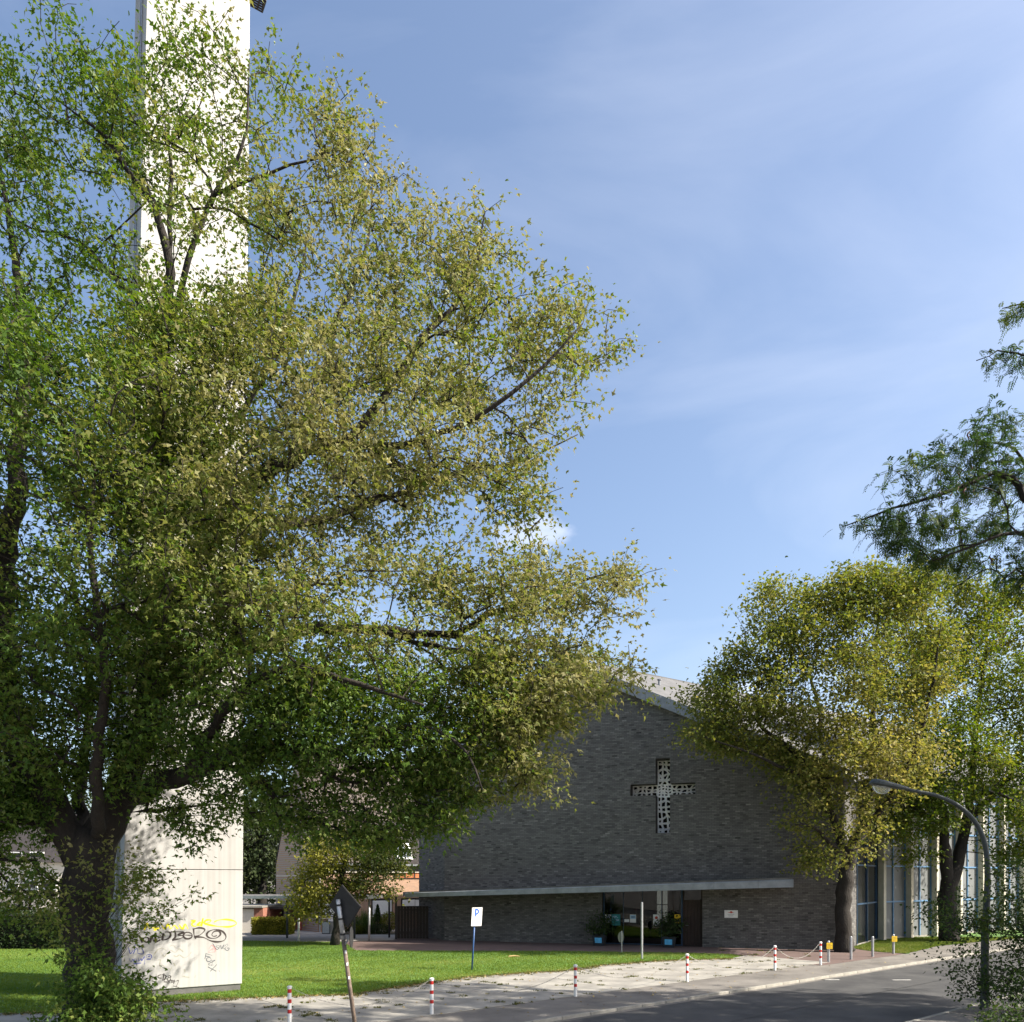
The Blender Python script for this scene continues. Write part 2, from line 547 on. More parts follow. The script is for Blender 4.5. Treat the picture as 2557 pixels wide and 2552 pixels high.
def brick_mat(name, c1, c2, mortar, bw=0.24, bh=0.075, rot=0.0):
    m, n, l, b = node_mat(name)
    tc = n.new('ShaderNodeTexCoord')
    mpn = n.new('ShaderNodeMapping'); mpn.inputs['Rotation'].default_value = (R(90), 0, rot)
    mpn.vector_type = 'TEXTURE'
    l.new(tc.outputs['Object'], mpn.inputs['Vector'])
    br = n.new('ShaderNodeTexBrick')
    br.inputs['Scale'].default_value = 1
    br.inputs['Brick Width'].default_value = bw; br.inputs['Row Height'].default_value = bh
    br.inputs['Mortar Size'].default_value = 0.006
    br.inputs['Color1'].default_value = (*c1, 1); br.inputs['Color2'].default_value = (*c2, 1); br.inputs['Mortar'].default_value = (*mortar, 1)
    l.new(mpn.outputs[0], br.inputs['Vector'])
    l.new(br.outputs['Color'], b.inputs['Base Color'])
    bp = n.new('ShaderNodeBump'); bp.inputs['Strength'].default_value = 0.4; bp.inputs['Distance'].default_value = 0.01; bp.invert = True
    l.new(br.outputs['Fac'], bp.inputs['Height']); l.new(bp.outputs[0], b.inputs['Normal'])
    b.inputs['Roughness'].default_value = 0.9
    return m

def paver_mat(name, c1, c2, mortar):
    m, n, l, b = node_mat(name)
    tc = n.new('ShaderNodeTexCoord')
    br = n.new('ShaderNodeTexBrick'); br.inputs['Scale'].default_value = 1
    br.inputs['Brick Width'].default_value = 0.21; br.inputs['Row Height'].default_value = 0.105; br.inputs['Mortar Size'].default_value = 0.005
    br.inputs['Color1'].default_value = (*c1, 1); br.inputs['Color2'].default_value = (*c2, 1); br.inputs['Mortar'].default_value = (*mortar, 1)
    l.new(tc.outputs['Object'], br.inputs['Vector'])
    nz = n.new('ShaderNodeTexNoise'); nz.inputs['Scale'].default_value = 0.7; nz.inputs['Detail'].default_value = 6
    l.new(tc.outputs['Object'], nz.inputs['Vector'])
    mr = n.new('ShaderNodeMapRange'); mr.inputs['To Min'].default_value = 0.65; mr.inputs['To Max'].default_value = 1.35
    l.new(nz.outputs['Fac'], mr.inputs['Value'])
    mm = n.new('ShaderNodeMix'); mm.data_type = 'RGBA'; mm.blend_type = 'MULTIPLY'; mm.inputs[0].default_value = 1
    l.new(br.outputs['Color'], mm.inputs['A']); l.new(mr.outputs[0], mm.inputs['B'])
    l.new(mm.outputs['Result'], b.inputs['Base Color'])
    b.inputs['Roughness'].default_value = 0.9
    return m
M['red_pavers'] = paver_mat('red_brick_paving', (0.125, 0.078, 0.066), (0.10, 0.066, 0.058), (0.075, 0.066, 0.058))
M['house_brick'] = brick_mat('ochre_brick', (0.42, 0.25, 0.16), (0.34, 0.21, 0.14), (0.34, 0.29, 0.24), rot=math.atan2(0.6, 0.8))
M['pier_brick'] = brick_mat('red_brick', (0.33, 0.12, 0.07), (0.26, 0.10, 0.06), (0.25, 0.2, 0.17))

# ------------------------------------------------------------------ ground, road, kerbs
RD = np.array([0.765, 0.644])       # along the street
RN = np.array([0.644, -0.765])      # across it, towards the near side
K0 = np.array([0.5, 19.2])
def RP(s, t):
    p = K0 + RD * s + RN * t
    return (p[0], p[1])
ROADW = 5.75

struct(sheet('ground', [(-900, -900), (900, -900), (900, 900), (-900, 900)], -0.16, M['terrain']))
struct(sheet('road', [RP(-250, -0.02), RP(-250, ROADW + 0.02), RP(250, ROADW + 0.02), RP(250, -0.02)], -0.075, M['asphalt']))
b = MB()
b.prism([(*RP(-250, -0.13), -0.159), (*RP(250, -0.13), -0.159), (*RP(250, -500), -0.159), (*RP(-250, -500), -0.159)], (0, 0, 0.159))
struct(b.build('pavement_far', M['pavement']))
b = MB()
b.prism([(*RP(-250, ROADW + .13), -0.159), (*RP(-250, 400), -0.159), (*RP(250, 400), -0.159), (*RP(250, ROADW + .13), -0.159)], (0, 0, 0.159))
struct(b.build('pavement_near', M['pavement']))

def kerb(name, t0, t1, s0, s1, far):
    root = bpy.data.objects.new(name, None); col.objects.link(root); struct(root)
    OFF[root.name] = np.zeros(3)
    me = None
    w = 0.988 / 2
    for k in range(s0, s1):
        if me is None:
            mb = MB()
            mb.hexa([(-w, -.062, -.14), (w, -.062, -.14), (w, .062, -.14), (-w, .062, -.14)],
                    [(-w, -.062, .012), (w, -.062, .012), (w, .045, .012), (-w, .045, .012)] if not far else
                    [(-w, -.045, .012), (w, -.045, .012), (w, .062, .012), (-w, .062, .012)])
            o = mb.build('kerb_stone', M['kerb'], root, bevel=0.008)
            me = o.data
        else:
            o = bpy.data.objects.new('kerb_stone', me); col.objects.link(o); o.parent = root
            bv = o.modifiers.new('bevel', 'BEVEL'); bv.width = 0.008
        p = RP(k + 0.5, (t0 + t1) / 2 + random.uniform(-.006, .006))
        o.location = (p[0], p[1], random.uniform(-.006, .004))
        o.rotation_euler = (0, 0, math.atan2(RD[1], RD[0]) + random.uniform(-.004, .004))
    for (a, c) in ((-120, s0 - 0.01), (s1 + 0.01, 160)):
        mb = MB()
        mb.prism([(*RP(a, t0), -.14), (*RP(c, t0), -.14), (*RP(c, t1), -.14), (*RP(a, t1), -.14)], (0, 0, .15))
        mb.build('kerb_run', M['kerb'], root)
    return root
kerb('kerb_far', -0.125, -0.001, -4, 32, True)
kerb('kerb_near', ROADW + 0.001, ROADW + .125, -2, 26, False)
# gutter strip between kerb and asphalt, and the short white marks in the road
mb = MB(); mb.prism([(*RP(-100, 0.0), -.13), (*RP(140, 0.0), -.13), (*RP(140, .16), -.13), (*RP(-100, .16), -.13)], (0, 0, 0.06))
struct(mb.build('gutter', M['pavement']))
mroot = bpy.data.objects.new('road_markings', None); col.objects.link(mroot); struct(mroot); OFF['road_markings'] = np.zeros(3)
for (u0, v0, u1, v1) in ((2051, 2448.5, 2096, 2448.5), (2229, 2449, 2275, 2449)):
    a = G(u0, v0, -.1); c = G(u1, v1, -.1)
    sheet('dash', [(a[0], a[1] - .05), (c[0], c[1] - .05), (c[0], c[1] + .06), (a[0], a[1] + .06)], -0.070, M['paint'], mroot)
# patch repair and manhole-like tar seam on the road
sheet('tar_seam', [RP(2, 2.8), RP(30, 2.75), RP(30, 2.79), RP(2, 2.84)], -0.070, M['black_print'], mroot)

# paved forecourt in front of the church
def GP(*pts):
    return [G(u, v)[:2] for u, v in pts]
pv = GP((860, 2377), (1300, 2380), (1700, 2386), (1850, 2394), (2049, 2411), (2075, 2408), (2240, 2385), (2262, 2381), (2140, 2366))
pv += [(16.4, 39.4), (15.6, 39.0), (-3.4, 45.2), (-6.5, 47.6), (-6.5, 44.2), (-8.9, 43.2)]
struct(sheet('brick_paving', pv, 0.006, M['red_pavers']))

# concrete hardstanding made of slabs
hs = bpy.data.objects.new('hardstanding', None); col.objects.link(hs); struct(hs); OFF[hs.name] = np.zeros(3)
sw, sd = 2.42, 1.92
meshes = []
for k in range(4):
    r = np.random.default_rng(40 + k)
    mb = MB()
    j = lambda: r.normal(0, .008, 2)
    hw, hd = sw / 2 - .007, sd / 2 - .007
    c4 = [np.array(q) + j() for q in ((-hw, -hd), (hw, -hd), (hw, hd), (-hw, hd))]
    mb.prism([(*q, 0.001) for q in c4], (0, 0, .012))
    o = mb.build('slab', M['concrete_slab'], hs, bevel=0.004)
    meshes.append(o.data)
    bpy.data.objects.remove(o)
lawn_front = [(-900, 2570), (-300, 2552), (0, 2532), (130, 2530), (400, 2502), (560, 2494), (720, 2489), (880, 2484), (1000, 2464), (1160, 2441),
              (1300, 2430), (1420, 2424), (1500, 2411), (1640, 2400), (1760, 2396), (1830, 2394)]
lawn_back = [(1850, 2390), (1835, 2384), (1700, 2380), (1400, 2376), (1000, 2375), (885, 2374), (872, 2362), (858, 2353), (600, 2350), (300, 2350), (0, 2366), (-900, 2366)]
lawn_poly = [G(u, v)[:2] for u, v in lawn_front + lawn_back]
lp = np.array(lawn_poly)
for i in range(-12, 12):
    for jx in range(0, 4):
        s = i * sw + (jx % 2) * 0.0; t = -2.28 - sd / 2 - jx * sd
        c = np.array(RP(s, t))
        if c[0] / c[1] > 0.372 or c[1] < 6:
            continue
        if in_poly([c], lp)[0] and d_poly([c], lp)[0] > 1.6:
            continue
        if c[1] > 35:
            continue
        o = bpy.data.objects.new('slab', meshes[(i * 3 + jx) % 4]); col.objects.link(o); o.parent = hs
        o.location = (c[0], c[1], random.uniform(-.002, .001))
        o.rotation_euler = (random.uniform(-.002, .002), random.uniform(-.002, .002), math.atan2(RD[1], RD[0]))
        bv = o.modifiers.new('bevel', 'BEVEL'); bv.width = .004

# lawns
lawn_r = ruffle(lawn_poly, 0.3, 0.05, 3)
struct(sheet('lawn', lawn_r, 0.018, M['lawn']))
rl_front = [(2108, 2363), (2150, 2372), (2200, 2378), (2262, 2382), (2300, 2373), (2345, 2362), (2450, 2352), (2557, 2343), (2720, 2332)]
rl = [G(u, v)[:2] for u, v in rl_front] + [np.array((44.0, 61.5)), np.array((20.1, 44.5)), np.array((16.4, 39.6))]
struct(sheet('verge', ruffle(rl, .3, .05, 4), 0.018, M['lawn']))

# back lane behind the church lawn (light asphalt)
struct(sheet('lane', [(-60, 43.4), (-8.9, 43.4), (-6.6, 44.3), (-6.6, 60), (-3, 66), (-60, 52.2)], 0.008, M['asphalt_light']))

# ------------------------------------------------------------------ leaves, trees
MAPLE = np.array([(0, 0, 0), (.34, .40, -.10), (.13, .46, 0), (0, 1.0, -.14), (-.13, .46, 0), (-.34, .40, -.10)])
SIMPLE = np.array([(0, 0, 0), (.42, .22, -.08), (.24, .55, -.02), (0, 1.0, -.1), (-.24, .55, -.02), (-.42, .22, -.08)])
OVAL = np.array([(0, 0, 0), (.30, .45, -.06), (0, 1.0, -.08), (-.30, .45, -.06)])

def unit(a):
    return a / np.maximum(np.linalg.norm(a, axis=1, keepdims=True), 1e-9)

def leaf_verts(pos, size, shape, r, outward=None, droop=0.5):
    n = len(pos)
    t = r.normal(0, 1, (n, 3)) * 0.75
    t[:, 2] -= droop
    if outward is not None:
        t += outward * 0.9
    t = unit(t)
    nn = r.normal(0, 1, (n, 3)) * 0.55
    nn[:, 2] += 0.9
    nn = unit(nn - (nn * t).sum(1, keepdims=True) * t)
    bb = np.cross(t, nn)
    k = len(shape)
    s = size[:, None, None]
    sx = r.uniform(.75, 1.1, (n, 1, 1))
    v = pos[:, None, :] + s * (shape[None, :, 0:1] * sx * bb[:, None, :] + shape[None, :, 1:2] * t[:, None, :] + shape[None, :, 2:3] * r.uniform(.2, 2.2, (n, 1, 1)) * nn[:, None, :])
    return v.reshape(-1, 3)

def smooth_path(pts, step=0.35):
    """Catmull-Rom through rows of numbers (first three are xyz)"""
    p = np.asarray(pts, float)
    p = np.vstack([2 * p[0] - p[1], p, 2 * p[-1] - p[-2]])
    out = [p[1]]
    for i in range(1, len(p) - 2):
        n = max(1, int(np.linalg.norm(p[i + 1][:3] - p[i][:3]) / step))
        for k in range(1, n + 1):
            t = k / n
            a, b_, c, d = p[i - 1], p[i], p[i + 1], p[i + 2]
            q = 0.5 * (2 * b_ + (c - a) * t + (2 * a - 5 * b_ + 4 * c - d) * t * t + (3 * b_ - a - 3 * c + d) * t ** 3)
            q[3] = b_[3] + (c[3] - b_[3]) * t
            out.append(q)
    return np.array(out)

def tree(root, limbs, clusters, bark, seed, twig=0.0055, sides=10, up=0.12, name_trunk='trunk'):
    """limbs: list of lists (x,y,z,r). Grows twigs from the limbs to each cluster point.
    Returns the unit direction each twig arrives with."""
    r = np.random.default_rng(seed)
    N, par, hr = [], [], []
    mb = MB()
    for li, L in enumerate(limbs):
        sp = smooth_path(L)
        sp[1:, :3] += r.normal(0, 1, (len(sp) - 1, 3)) * np.minimum(0.05, sp[1:, 3:4] * 0.35)
        if li > 0:
            arr = np.array(N)
            j = int(np.argmin(np.linalg.norm(arr - sp[0, :3], axis=1)))
            prev = j
            # begin inside the parent limb
            sp[0, :3] = arr[j]
        else:
            prev = -1
        for q in sp:
            N.append(q[:3]); par.append(prev); hr.append(q[3]); prev = len(N) - 1
        jit = 1 + r.normal(0, .05, len(sp))
        mb.tube(sp[:, :3], np.maximum(sp[:, 3] * jit, 0.012), sides if sp[0, 3] > .12 else 6)
    mb.build(name_trunk, bark, root, smooth=True)
    nl = len(N)
    C = np.asarray(clusters, float)
    cap = nl + len(C) * 10 + 10
    A = np.zeros((cap, 3)); A[:nl] = N
    n = nl
    base = A[0]
    d0 = np.full(len(C), 1e9)
    for i in range(nl):
        d0 = np.minimum(d0, np.linalg.norm(C - A[i], axis=1))
    order = np.argsort(d0)
    rad_root = np.linalg.norm(A[:, :] - base, axis=1)
    dirs = np.zeros((len(C), 3))
    segs_a, segs_b, par_t = [], [], list(par)
    thick = np.zeros(cap); thick[:nl] = hr
    for ci in order:
        c = C[ci]
        dv = A[:n] - c
        dist = np.sqrt((dv * dv).sum(1))
        cr = np.linalg.norm(c - base)
        cost = dist + 0.9 * np.maximum(0, rad_root[:n] - cr + 0.15) + 0.25 * np.maximum(0, A[:n, 2] - c[2]) + 2.5 * np.maximum(0, thick[:n] - 0.3)
        j = int(np.argmin(cost))
        a = A[j]
        L = dist[j]
        k = int(min(8, max(1, math.ceil(L / 0.45))))
        ctl = a + 0.5 * (c - a) + np.array([0, 0, up * L]) + r.normal(0, 0.09 * L, 3)
        prev = j
        for q in range(1, k + 1):
            t = q / k
            p = (1 - t) ** 2 * a + 2 * t * (1 - t) * ctl + t * t * c
            if q < k:
                p = p + r.normal(0, 0.02, 3)
            A[n] = p; rad_root[n] = np.linalg.norm(p - base)
            par_t.append(prev); prev = n; n += 1
        dd = A[n - 1] - A[par_t[n - 1]]
        dirs[ci] = dd / max(np.linalg.norm(dd), 1e-6)
    cnt = np.ones(n) * 0.15
    has = np.zeros(n, bool)
    for i in range(n - 1, -1, -1):
        p = par_t[i]
        if i >= nl and cnt[i] < 1:
            cnt[i] = 1
        if p >= 0:
            cnt[p] += cnt[i]
    rr = twig * np.sqrt(cnt) + 0.001
    # 4-sided twig segments, all at once
    idx = np.arange(nl, n)
    pa = np.array([par_t[i] for i in idx])
    a, c = A[pa], A[idx]
    ra = np.where(pa < nl, np.minimum(rr[idx] * 1.15, np.maximum(np.array(hr + [0] * (n - nl))[pa], 0.004)), rr[pa])
    rb = rr[idx]
    t = unit(c - a)
    ref = np.where(np.abs(t[:, 2:3]) < .9, np.array([[0, 0, 1.0]]), np.array([[1.0, 0, 0]]))
    s = unit(np.cross(t, ref)); w = np.cross(s, t)
    ring = [s, w, -s, -w]
    V = np.stack([a + ra[:, None] * q for q in ring] + [c + rb[:, None] * q for q in ring], 1)
    m_ = len(idx)
    basei = (np.arange(m_) * 8)[:, None]
    Fq = np.concatenate([basei + np.array([[k, (k + 1) % 4, 4 + (k + 1) % 4, 4 + k]]) for k in range(4)], 0)
    stuff(quad_mesh('branches', V.reshape(-1, 3), Fq, bark, root))
    return dirs

def px_clusters(poly, Y0, tmax, nb, per, r, sig=0.75, flat=0.55, kd=0.85, dens=None, tmin=0.5, yclip=None, yshift=0.0):
    """clumps of twig ends through a crown volume whose outline is given in photo pixels at depth Y0"""
    poly = np.asarray(poly, float)
    lo, hi = poly.min(0), poly.max(0)
    out = []
    cen = []
    while len(cen) < nb:
        q = r.uniform(lo, hi, (nb * 3, 2))
        q = q[in_poly(q, poly)]
        if dens is not None and len(q):
            q = q[r.uniform(0, 1, len(q)) < np.array([dens(u, v) for u, v in q])]
        cen += list(q)
    cen = np.array(cen[:nb])
    dm = d_poly(cen, poly) * Y0 / F
    t = np.minimum(tmax, kd * dm + tmin)
    sgn = r.uniform(-1, 1, nb)
    sgn = np.sign(sgn) * np.abs(sgn) ** 0.6
    Ys = Y0 + yshift + sgn * t
    if yclip:
        Ys = np.clip(Ys, *yclip)
    for (u, v), Y, d in zip(cen, Ys, dm):
        c = P(u, v, Y)
        m = max(2, int(per * r.uniform(.55, 1.45)))
        sg = min(sig, 0.25 + d * 0.6)
        o = r.normal(0, 1, (m, 3)) * np.array([sg, sg, sg * flat])
        out.append(c + o)
    return np.vstack(out)

def foliage(name, root, C, dirs, n_leaf, size, shape, m, r, tint_fn, spread=0.26, sub=None, droop=0.5):
    """leaves in sprays round each twig end"""
    k = np.maximum(2, (n_leaf * r.uniform(.5, 1.5, len(C))).astype(int))
    ii = np.repeat(np.arange(len(C)), k)
    n = len(ii)
    along = r.uniform(-.45, .30, n)
    off = r.normal(0, 1, (n, 3)) * np.array([spread, spread, spread * .7])
    pos = C[ii] + dirs[ii] * along[:, None] + off
    outw = unit(off + dirs[ii] * 0.25)
    sz = size * r.uniform(.6, 1.25, n)
    V = leaf_verts(pos, sz, shape, r, outw, droop)
    tb = tint_fn(C)[ii] + r.normal(0, .15, n)
    return np_mesh(name, V, len(shape), m, root, np.clip(tb, 0, 1), True)

S = 2557 / 1932.0     # the big-tree sketch below was measured on a 1932-pixel view
def Q(pts):
    return [(a * S, b_ * S) for a, b_ in pts]

# ---- the big silver maple on the left
YM = 18.7
maple_outline = Q([(-330, 200), (-150, 60), (0, 85), (75, 45), (140, 75), (200, 150), (245, 110), (320, 80), (385, 25), (430, 60), (500, 50), (515, 110), (520, 150), (570, 160), (600, 205), (655, 195),
    (665, 250), (655, 290), (700, 300), (770, 345), (785, 400), (840, 410), (880, 440), (915, 335), (945, 400), (975, 470), (1040, 520), (1055, 585), (1140, 548), (1143, 640), (1118, 700),
    (1122, 760), (1105, 800), (1140, 830), (1110, 880), (1075, 935), (1020, 955), (975, 985), (1010, 1015), (1070, 1045), (1140, 1012), (1232, 1055), (1170, 1110), (1165, 1170), (1195, 1225),
    (1212, 1262), (1180, 1295), (1110, 1340), (1065, 1375), (1030, 1410), (1030, 1475), (985, 1485), (930, 1500), (880, 1535), (835, 1560), (790, 1595), (735, 1600), (660, 1555), (600, 1575),
    (540, 1555), (470, 1530), (440, 1560), (385, 1615), (345, 1590), (320, 1540), (250, 1500), (190, 1470), (120, 1480), (60, 1540), (0, 1600), (-200, 1560), (-380, 1100)])
def maple_dens(u, v):
    u, v = u / S, v / S
    d = 0.75
    if v < 560 and u < 620:
        d = 0.42
    elif 560 <= v < 1250 and u < 640:
        d = 1.0
    if v > 1250 and u < 460:
        d = 0.85
    if v > 1250 and u >= 460:
        d = 1.0
    if u > 900 and v < 960:
        d = 0.55
    # sky holes seen in the crown
    for (a, b_, w, h) in ((180, 215, 45, 60), (130, 330, 40, 60), (170, 540, 60, 50), (20, 970, 40, 50), (215, 1090, 40, 40), (640, 1050, 45, 40), (950, 985, 60, 30), (200, 1300, 40, 40), (560, 1010, 25, 30), (330, 1500, 40, 50)):
        if ((u - a) / w) ** 2 + ((v - b_) / h) ** 2 < 1:
            d *= 0.08
    return d
rm = np.random.default_rng(11)
tb_ = P(172 * S, 1950 * S, YM); tb_[2] = -0.02; tb_[1] = YM
maple = thing('silver_maple', 'huge spreading maple in front of the white tower, green turning yellow', 'tree', tb_)
def LM(pts):
    return [(*P(a * S, b_ * S, YM + dy), rad) for a, b_, dy, rad in pts]
trunk0 = [(tb_[0], tb_[1], -0.05, 0.70), (tb_[0] + .02, YM, 0.45, 0.60)] + LM([(167, 1800, 0, .55), (165, 1700, 0, .53), (167, 1625, 0, .56), (188, 1570, 0, .50)])
mlimbs = [trunk0,
    LM([(165, 1640, 0, .42), (120, 1555, -.2, .38), (72, 1480, -.4, .36), (32, 1400, -.5, .34), (12, 1290, -.6, .30), (8, 1150, -.5, .26), (22, 950, -.3, .20), (45, 720, 0, .14), (40, 570, .2, .10), (5, 340, .4, .05), (-30, 200, .5, .02)]),
    LM([(178, 1610, 0, .44), (215, 1525, .1, .40), (250, 1440, .2, .36), (278, 1350, .2, .32), (292, 1250, .2, .28), (305, 1100, .2, .24), (303, 900, .1, .20), (304, 720, 0, .16), (312, 590, 0, .13), (316, 480, 0, .10), (290, 385, -.2, .075), (235, 315, -.3, .05), (205, 262, -.4, .04), (110, 190, -.6, .018)]),
    LM([(232, 1500, .1, .28), (262, 1500, -.3, .25), (357, 1452, -.8, .21), (508, 1416, -1.2, .16), (640, 1415, -1.5, .12), (760, 1400, -1.6, .08), (880, 1400, -1.5, .035)]),
    LM([(285, 1310, .2, .24), (345, 1275, .6, .22), (420, 1243, .9, .20), (520, 1200, 1.2, .17), (600, 1187, 1.3, .15), (700, 1185, 1.2, .12), (830, 1198, 1.0, .09), (950, 1150, .8, .07), (1060, 1108, .6, .045), (1170, 1075, .5, .015)]),
    LM([(296, 1200, .2, .22), (360, 1090, -.3, .20), (434, 971, -.8, .17), (469, 920, -1, .16), (545, 868, -1.2, .13), (620, 836, -1.3, .11), (672, 822, -1.3, .10), (720, 750, -1.2, .085), (800, 640, -1, .07), (850, 585, -.9, .055), (893, 515, -.8, .04), (915, 400, -.7, .014)]),
    LM([(312, 590, 0, .075), (320, 480, .3, .06), (322, 335, .5, .045), (318, 215, .6, .015)]),
    LM([(310, 640, 0, .09), (345, 520, -.4, .075), (400, 368, -.7, .055), (430, 330, -.8, .045), (465, 245, -.8, .03), (470, 110, -.7, .012)]),
    LM([(398, 372, -.7, .04), (470, 340, -1, .034), (545, 311, -1.1, .028), (600, 300, -1.1, .02), (655, 262, -1, .010)]),
    LM([(310, 620, 0, .08), (230, 540, .7, .06), (150, 455, 1.2, .045), (60, 430, 1.4, .025), (-30, 380, 1.5, .012)]),
    LM([(300, 1000, .2, .15), (215, 960, 1.0, .12), (120, 900, 1.8, .09), (20, 850, 2.2, .06), (-120, 760, 2.5, .03)]),
    LM([(10, 1180, -.5, .15), (-80, 1020, -1.0, .12), (-180, 860, -1.4, .08), (-260, 640, -1.6, .03)]),
    LM([(620, 836, -1.3, .08), (760, 840, -2, .065), (890, 790, -2.4, .05), (1000, 715, -2.6, .035), (1100, 610, -2.7, .012)]),
    LM([(434, 971, -.8, .14), (560, 985, .6, .11), (700, 950, 1.6, .085), (840, 900, 2.2, .06), (980, 870, 2.5, .035), (1090, 820, 2.6, .012)]),
    LM([(545, 868, -1.2, .10), (600, 740, .2, .08), (640, 600, 1, .06), (690, 470, 1.5, .04), (705, 330, 1.7, .012)]),
    LM([(700, 1185, 1.2, .08), (800, 1215, 0, .065), (915, 1240, -1, .055), (964, 1292, -1.4, .045), (966, 1350, -1.6, .03), (985, 1440, -1.8, .010)]),
    LM([(640, 1415, -1.5, .07), (740, 1375, -2.2, .055), (830, 1380, -2.6, .04), (880, 1420, -2.8, .028), (910, 1490, -3, .012)]),
    LM([(830, 1198, 1.0, .06), (960, 1210, 1.6, .045), (1080, 1235, 2, .03), (1180, 1245, 2.2, .010)]),
    LM([(357, 1452, -.8, .14), (430, 1330, -2.2, .11), (540, 1260, -3, .08), (680, 1290, -3.4, .05), (800, 1330, -3.6, .02)]),
    LM([(304, 1000, .1, .13), (400, 860, 1.4, .10), (500, 700, 2.2, .07), (560, 540, 2.6, .045), (590, 400, 2.8, .015)]),
    LM([(150, 1600, -.1, .16), (150, 1480, 1.2, .13), (170, 1330, 2, .10), (150, 1150, 2.6, .07), (110, 1000, 2.9, .03)]),
    LM([(185, 1600, -.2, .15), (180, 1450, -1.6, .12), (200, 1250, -2.8, .09), (170, 1050, -3.4, .06), (180, 860, -3.6, .02)]),
]
mc = px_clusters(maple_outline, YM, 4.6, 1020, 8.6, rm, sig=0.42, dens=maple_dens, yclip=(13.6, 21.2), yshift=-.6)
low_r = px_clusters(Q([(480, 1260), (620, 1240), (760, 1255), (900, 1300), (940, 1400), (890, 1520), (790, 1595), (700, 1590), (600, 1575), (540, 1550), (470, 1500)]), 17.6, 2.4, 88, 8, rm, sig=.38)
low_l = px_clusters(Q([(-150, 1250), (0, 1180), (200, 1160), (440, 1230), (460, 1480), (400, 1590), (340, 1540), (250, 1470), (120, 1450), (0, 1580), (-150, 1500)]), 18.2, 2.6, 78, 8, rm, sig=.38)
fill_t = px_clusters(Q([(230, 600), (330, 580), (480, 560), (520, 800), (500, 1050), (470, 1250), (330, 1260), (200, 1150), (180, 850)]), 17.6, 3.0, 125, 8, rm, sig=.42, yclip=(13.6, 20.5))
hang = px_clusters(Q([(900, 1230), (1060, 1200), (1130, 1290), (1060, 1370), (1030, 1400), (1030, 1480), (975, 1490), (930, 1420), (890, 1330)]), 17.4, 1.8, 46, 8, rm, sig=.34)
low_ll = px_clusters(Q([(-170, 1480), (40, 1480), (75, 1580), (55, 1700), (0, 1730), (-170, 1700)]), 18.6, 1.6, 40, 8, rm, sig=.4)
mc = np.vstack([mc, low_r, low_l, fill_t, hang, low_ll])
# keep clear of the tower and the street sign
keep = ~((mc[:, 0] > -12.6) & (mc[:, 0] < -7.4) & (mc[:, 1] > 21.0)) & (mc[:, 1] < 21.8) & (mc[:, 2] > 2.0)
mc = mc[keep]
md = tree(maple, mlimbs, mc, M['bark'], 5)
def uv_of(C):
    return CX + C[:, 0] / C[:, 1] * F, HY - (C[:, 2] - CAMZ) / C[:, 1] * F
noise_rng = np.random.default_rng(2)
_W = noise_rng.normal(0, 1, (6, 3)); _ph = noise_rng.uniform(0, 6.28, 6)
def wob(C, sc=0.9):
    return sum(np.sin(C @ (_W[i] * sc) + _ph[i]) for i in range(6)) / 6 ** .5
def maple_tint(C):
    """the crown has turned on its outer right side and is still green at the left and low inside"""
    X, Z = C[:, 0], C[:, 2]
    y = np.clip((X + 9.0) / 5.0, 0, 1)
    low = np.clip((9.0 - Z) / 2.0, 0, 1) * np.clip((0.3 - X) / 1.8, 0, 1)
    top = np.clip((Z - 15) / 5, 0, 1)
    return 0.27 + 0.42 * y * (1 - 0.85 * low) * (1 - .25 * top) + 0.10 * wob(C) + .07 * wob(C, 2.4) + .05 * top
M['maple_leaf'] = leaf_mat('maple_leaf', [(0, (.045, .095, .015)), (.28, (.098, .168, .027)), (.5, (.150, .185, .040)), (.72, (.195, .197, .064)), (1, (.28, .262, .125))])
foliage('crown', maple, mc, md, 24, .15, MAPLE, M['maple_leaf'], rm, maple_tint, spread=.15)
# shoots along the trunk and round its foot
sc1 = px_clusters(Q([(60, 1640), (110, 1610), (200, 1600), (290, 1640), (330, 1690), (388, 1690), (370, 1730), (300, 1745), (240, 1770), (190, 1800), (110, 1800), (70, 1740), (20, 1700)]), 17.6, .8, 44, 4, rm, sig=.24, tmin=.5)
sc2 = px_clusters(Q([(100, 1850), (150, 1805), (210, 1810), (250, 1845), (300, 1895), (285, 1945), (200, 1990), (100, 1990), (90, 1920)]), 17.3, .6, 60, 4, rm, sig=.22, tmin=.4)
sc2 = sc2[sc2[:, 2] > 0.12]
sc1 = sc1[(np.abs(sc1[:, 0] - tb_[0] * sc1[:, 1] / YM) > .62) | (rm.uniform(0, 1, len(sc1)) < .22)]
def shoots(name, C, size, tint, seed, n):
    r = np.random.default_rng(seed)
    ax = np.array([tb_[0], tb_[1], 0.0])
    d = C - ax; d[:, 2] = .4; d = unit(d)
    mb = MB()
    ext, exd = [C], [d]
    for c, dd in zip(C, d):
        hd_ = c[:2] - tb_[:2]
        st = np.array([tb_[0], tb_[1], max(.1, c[2] - .25 - .5 * np.linalg.norm(hd_))])
        st[:2] += hd_ * 0.4 / max(.4, np.linalg.norm(hd_))
        md_ = (st + c) / 2 + np.array([0, 0, .1 * np.linalg.norm(hd_)]) + r.normal(0, .05, 3)
        mb.tube([st, md_, c], [.006, .004, .002], 4, False)
        if np.linalg.norm(hd_) > .7 and r.uniform() < .6:
            ext.append(np.array([md_ * .6 + c * .4])); exd.append(np.array([dd]))
    C = np.vstack(ext); d = np.vstack(exd)
    br = stuff(mb.build(name + '_stems', M['bark'], maple))
    foliage(name, maple, C, d, n, size, MAPLE, M['maple_leaf'], r, tint, spread=.16)
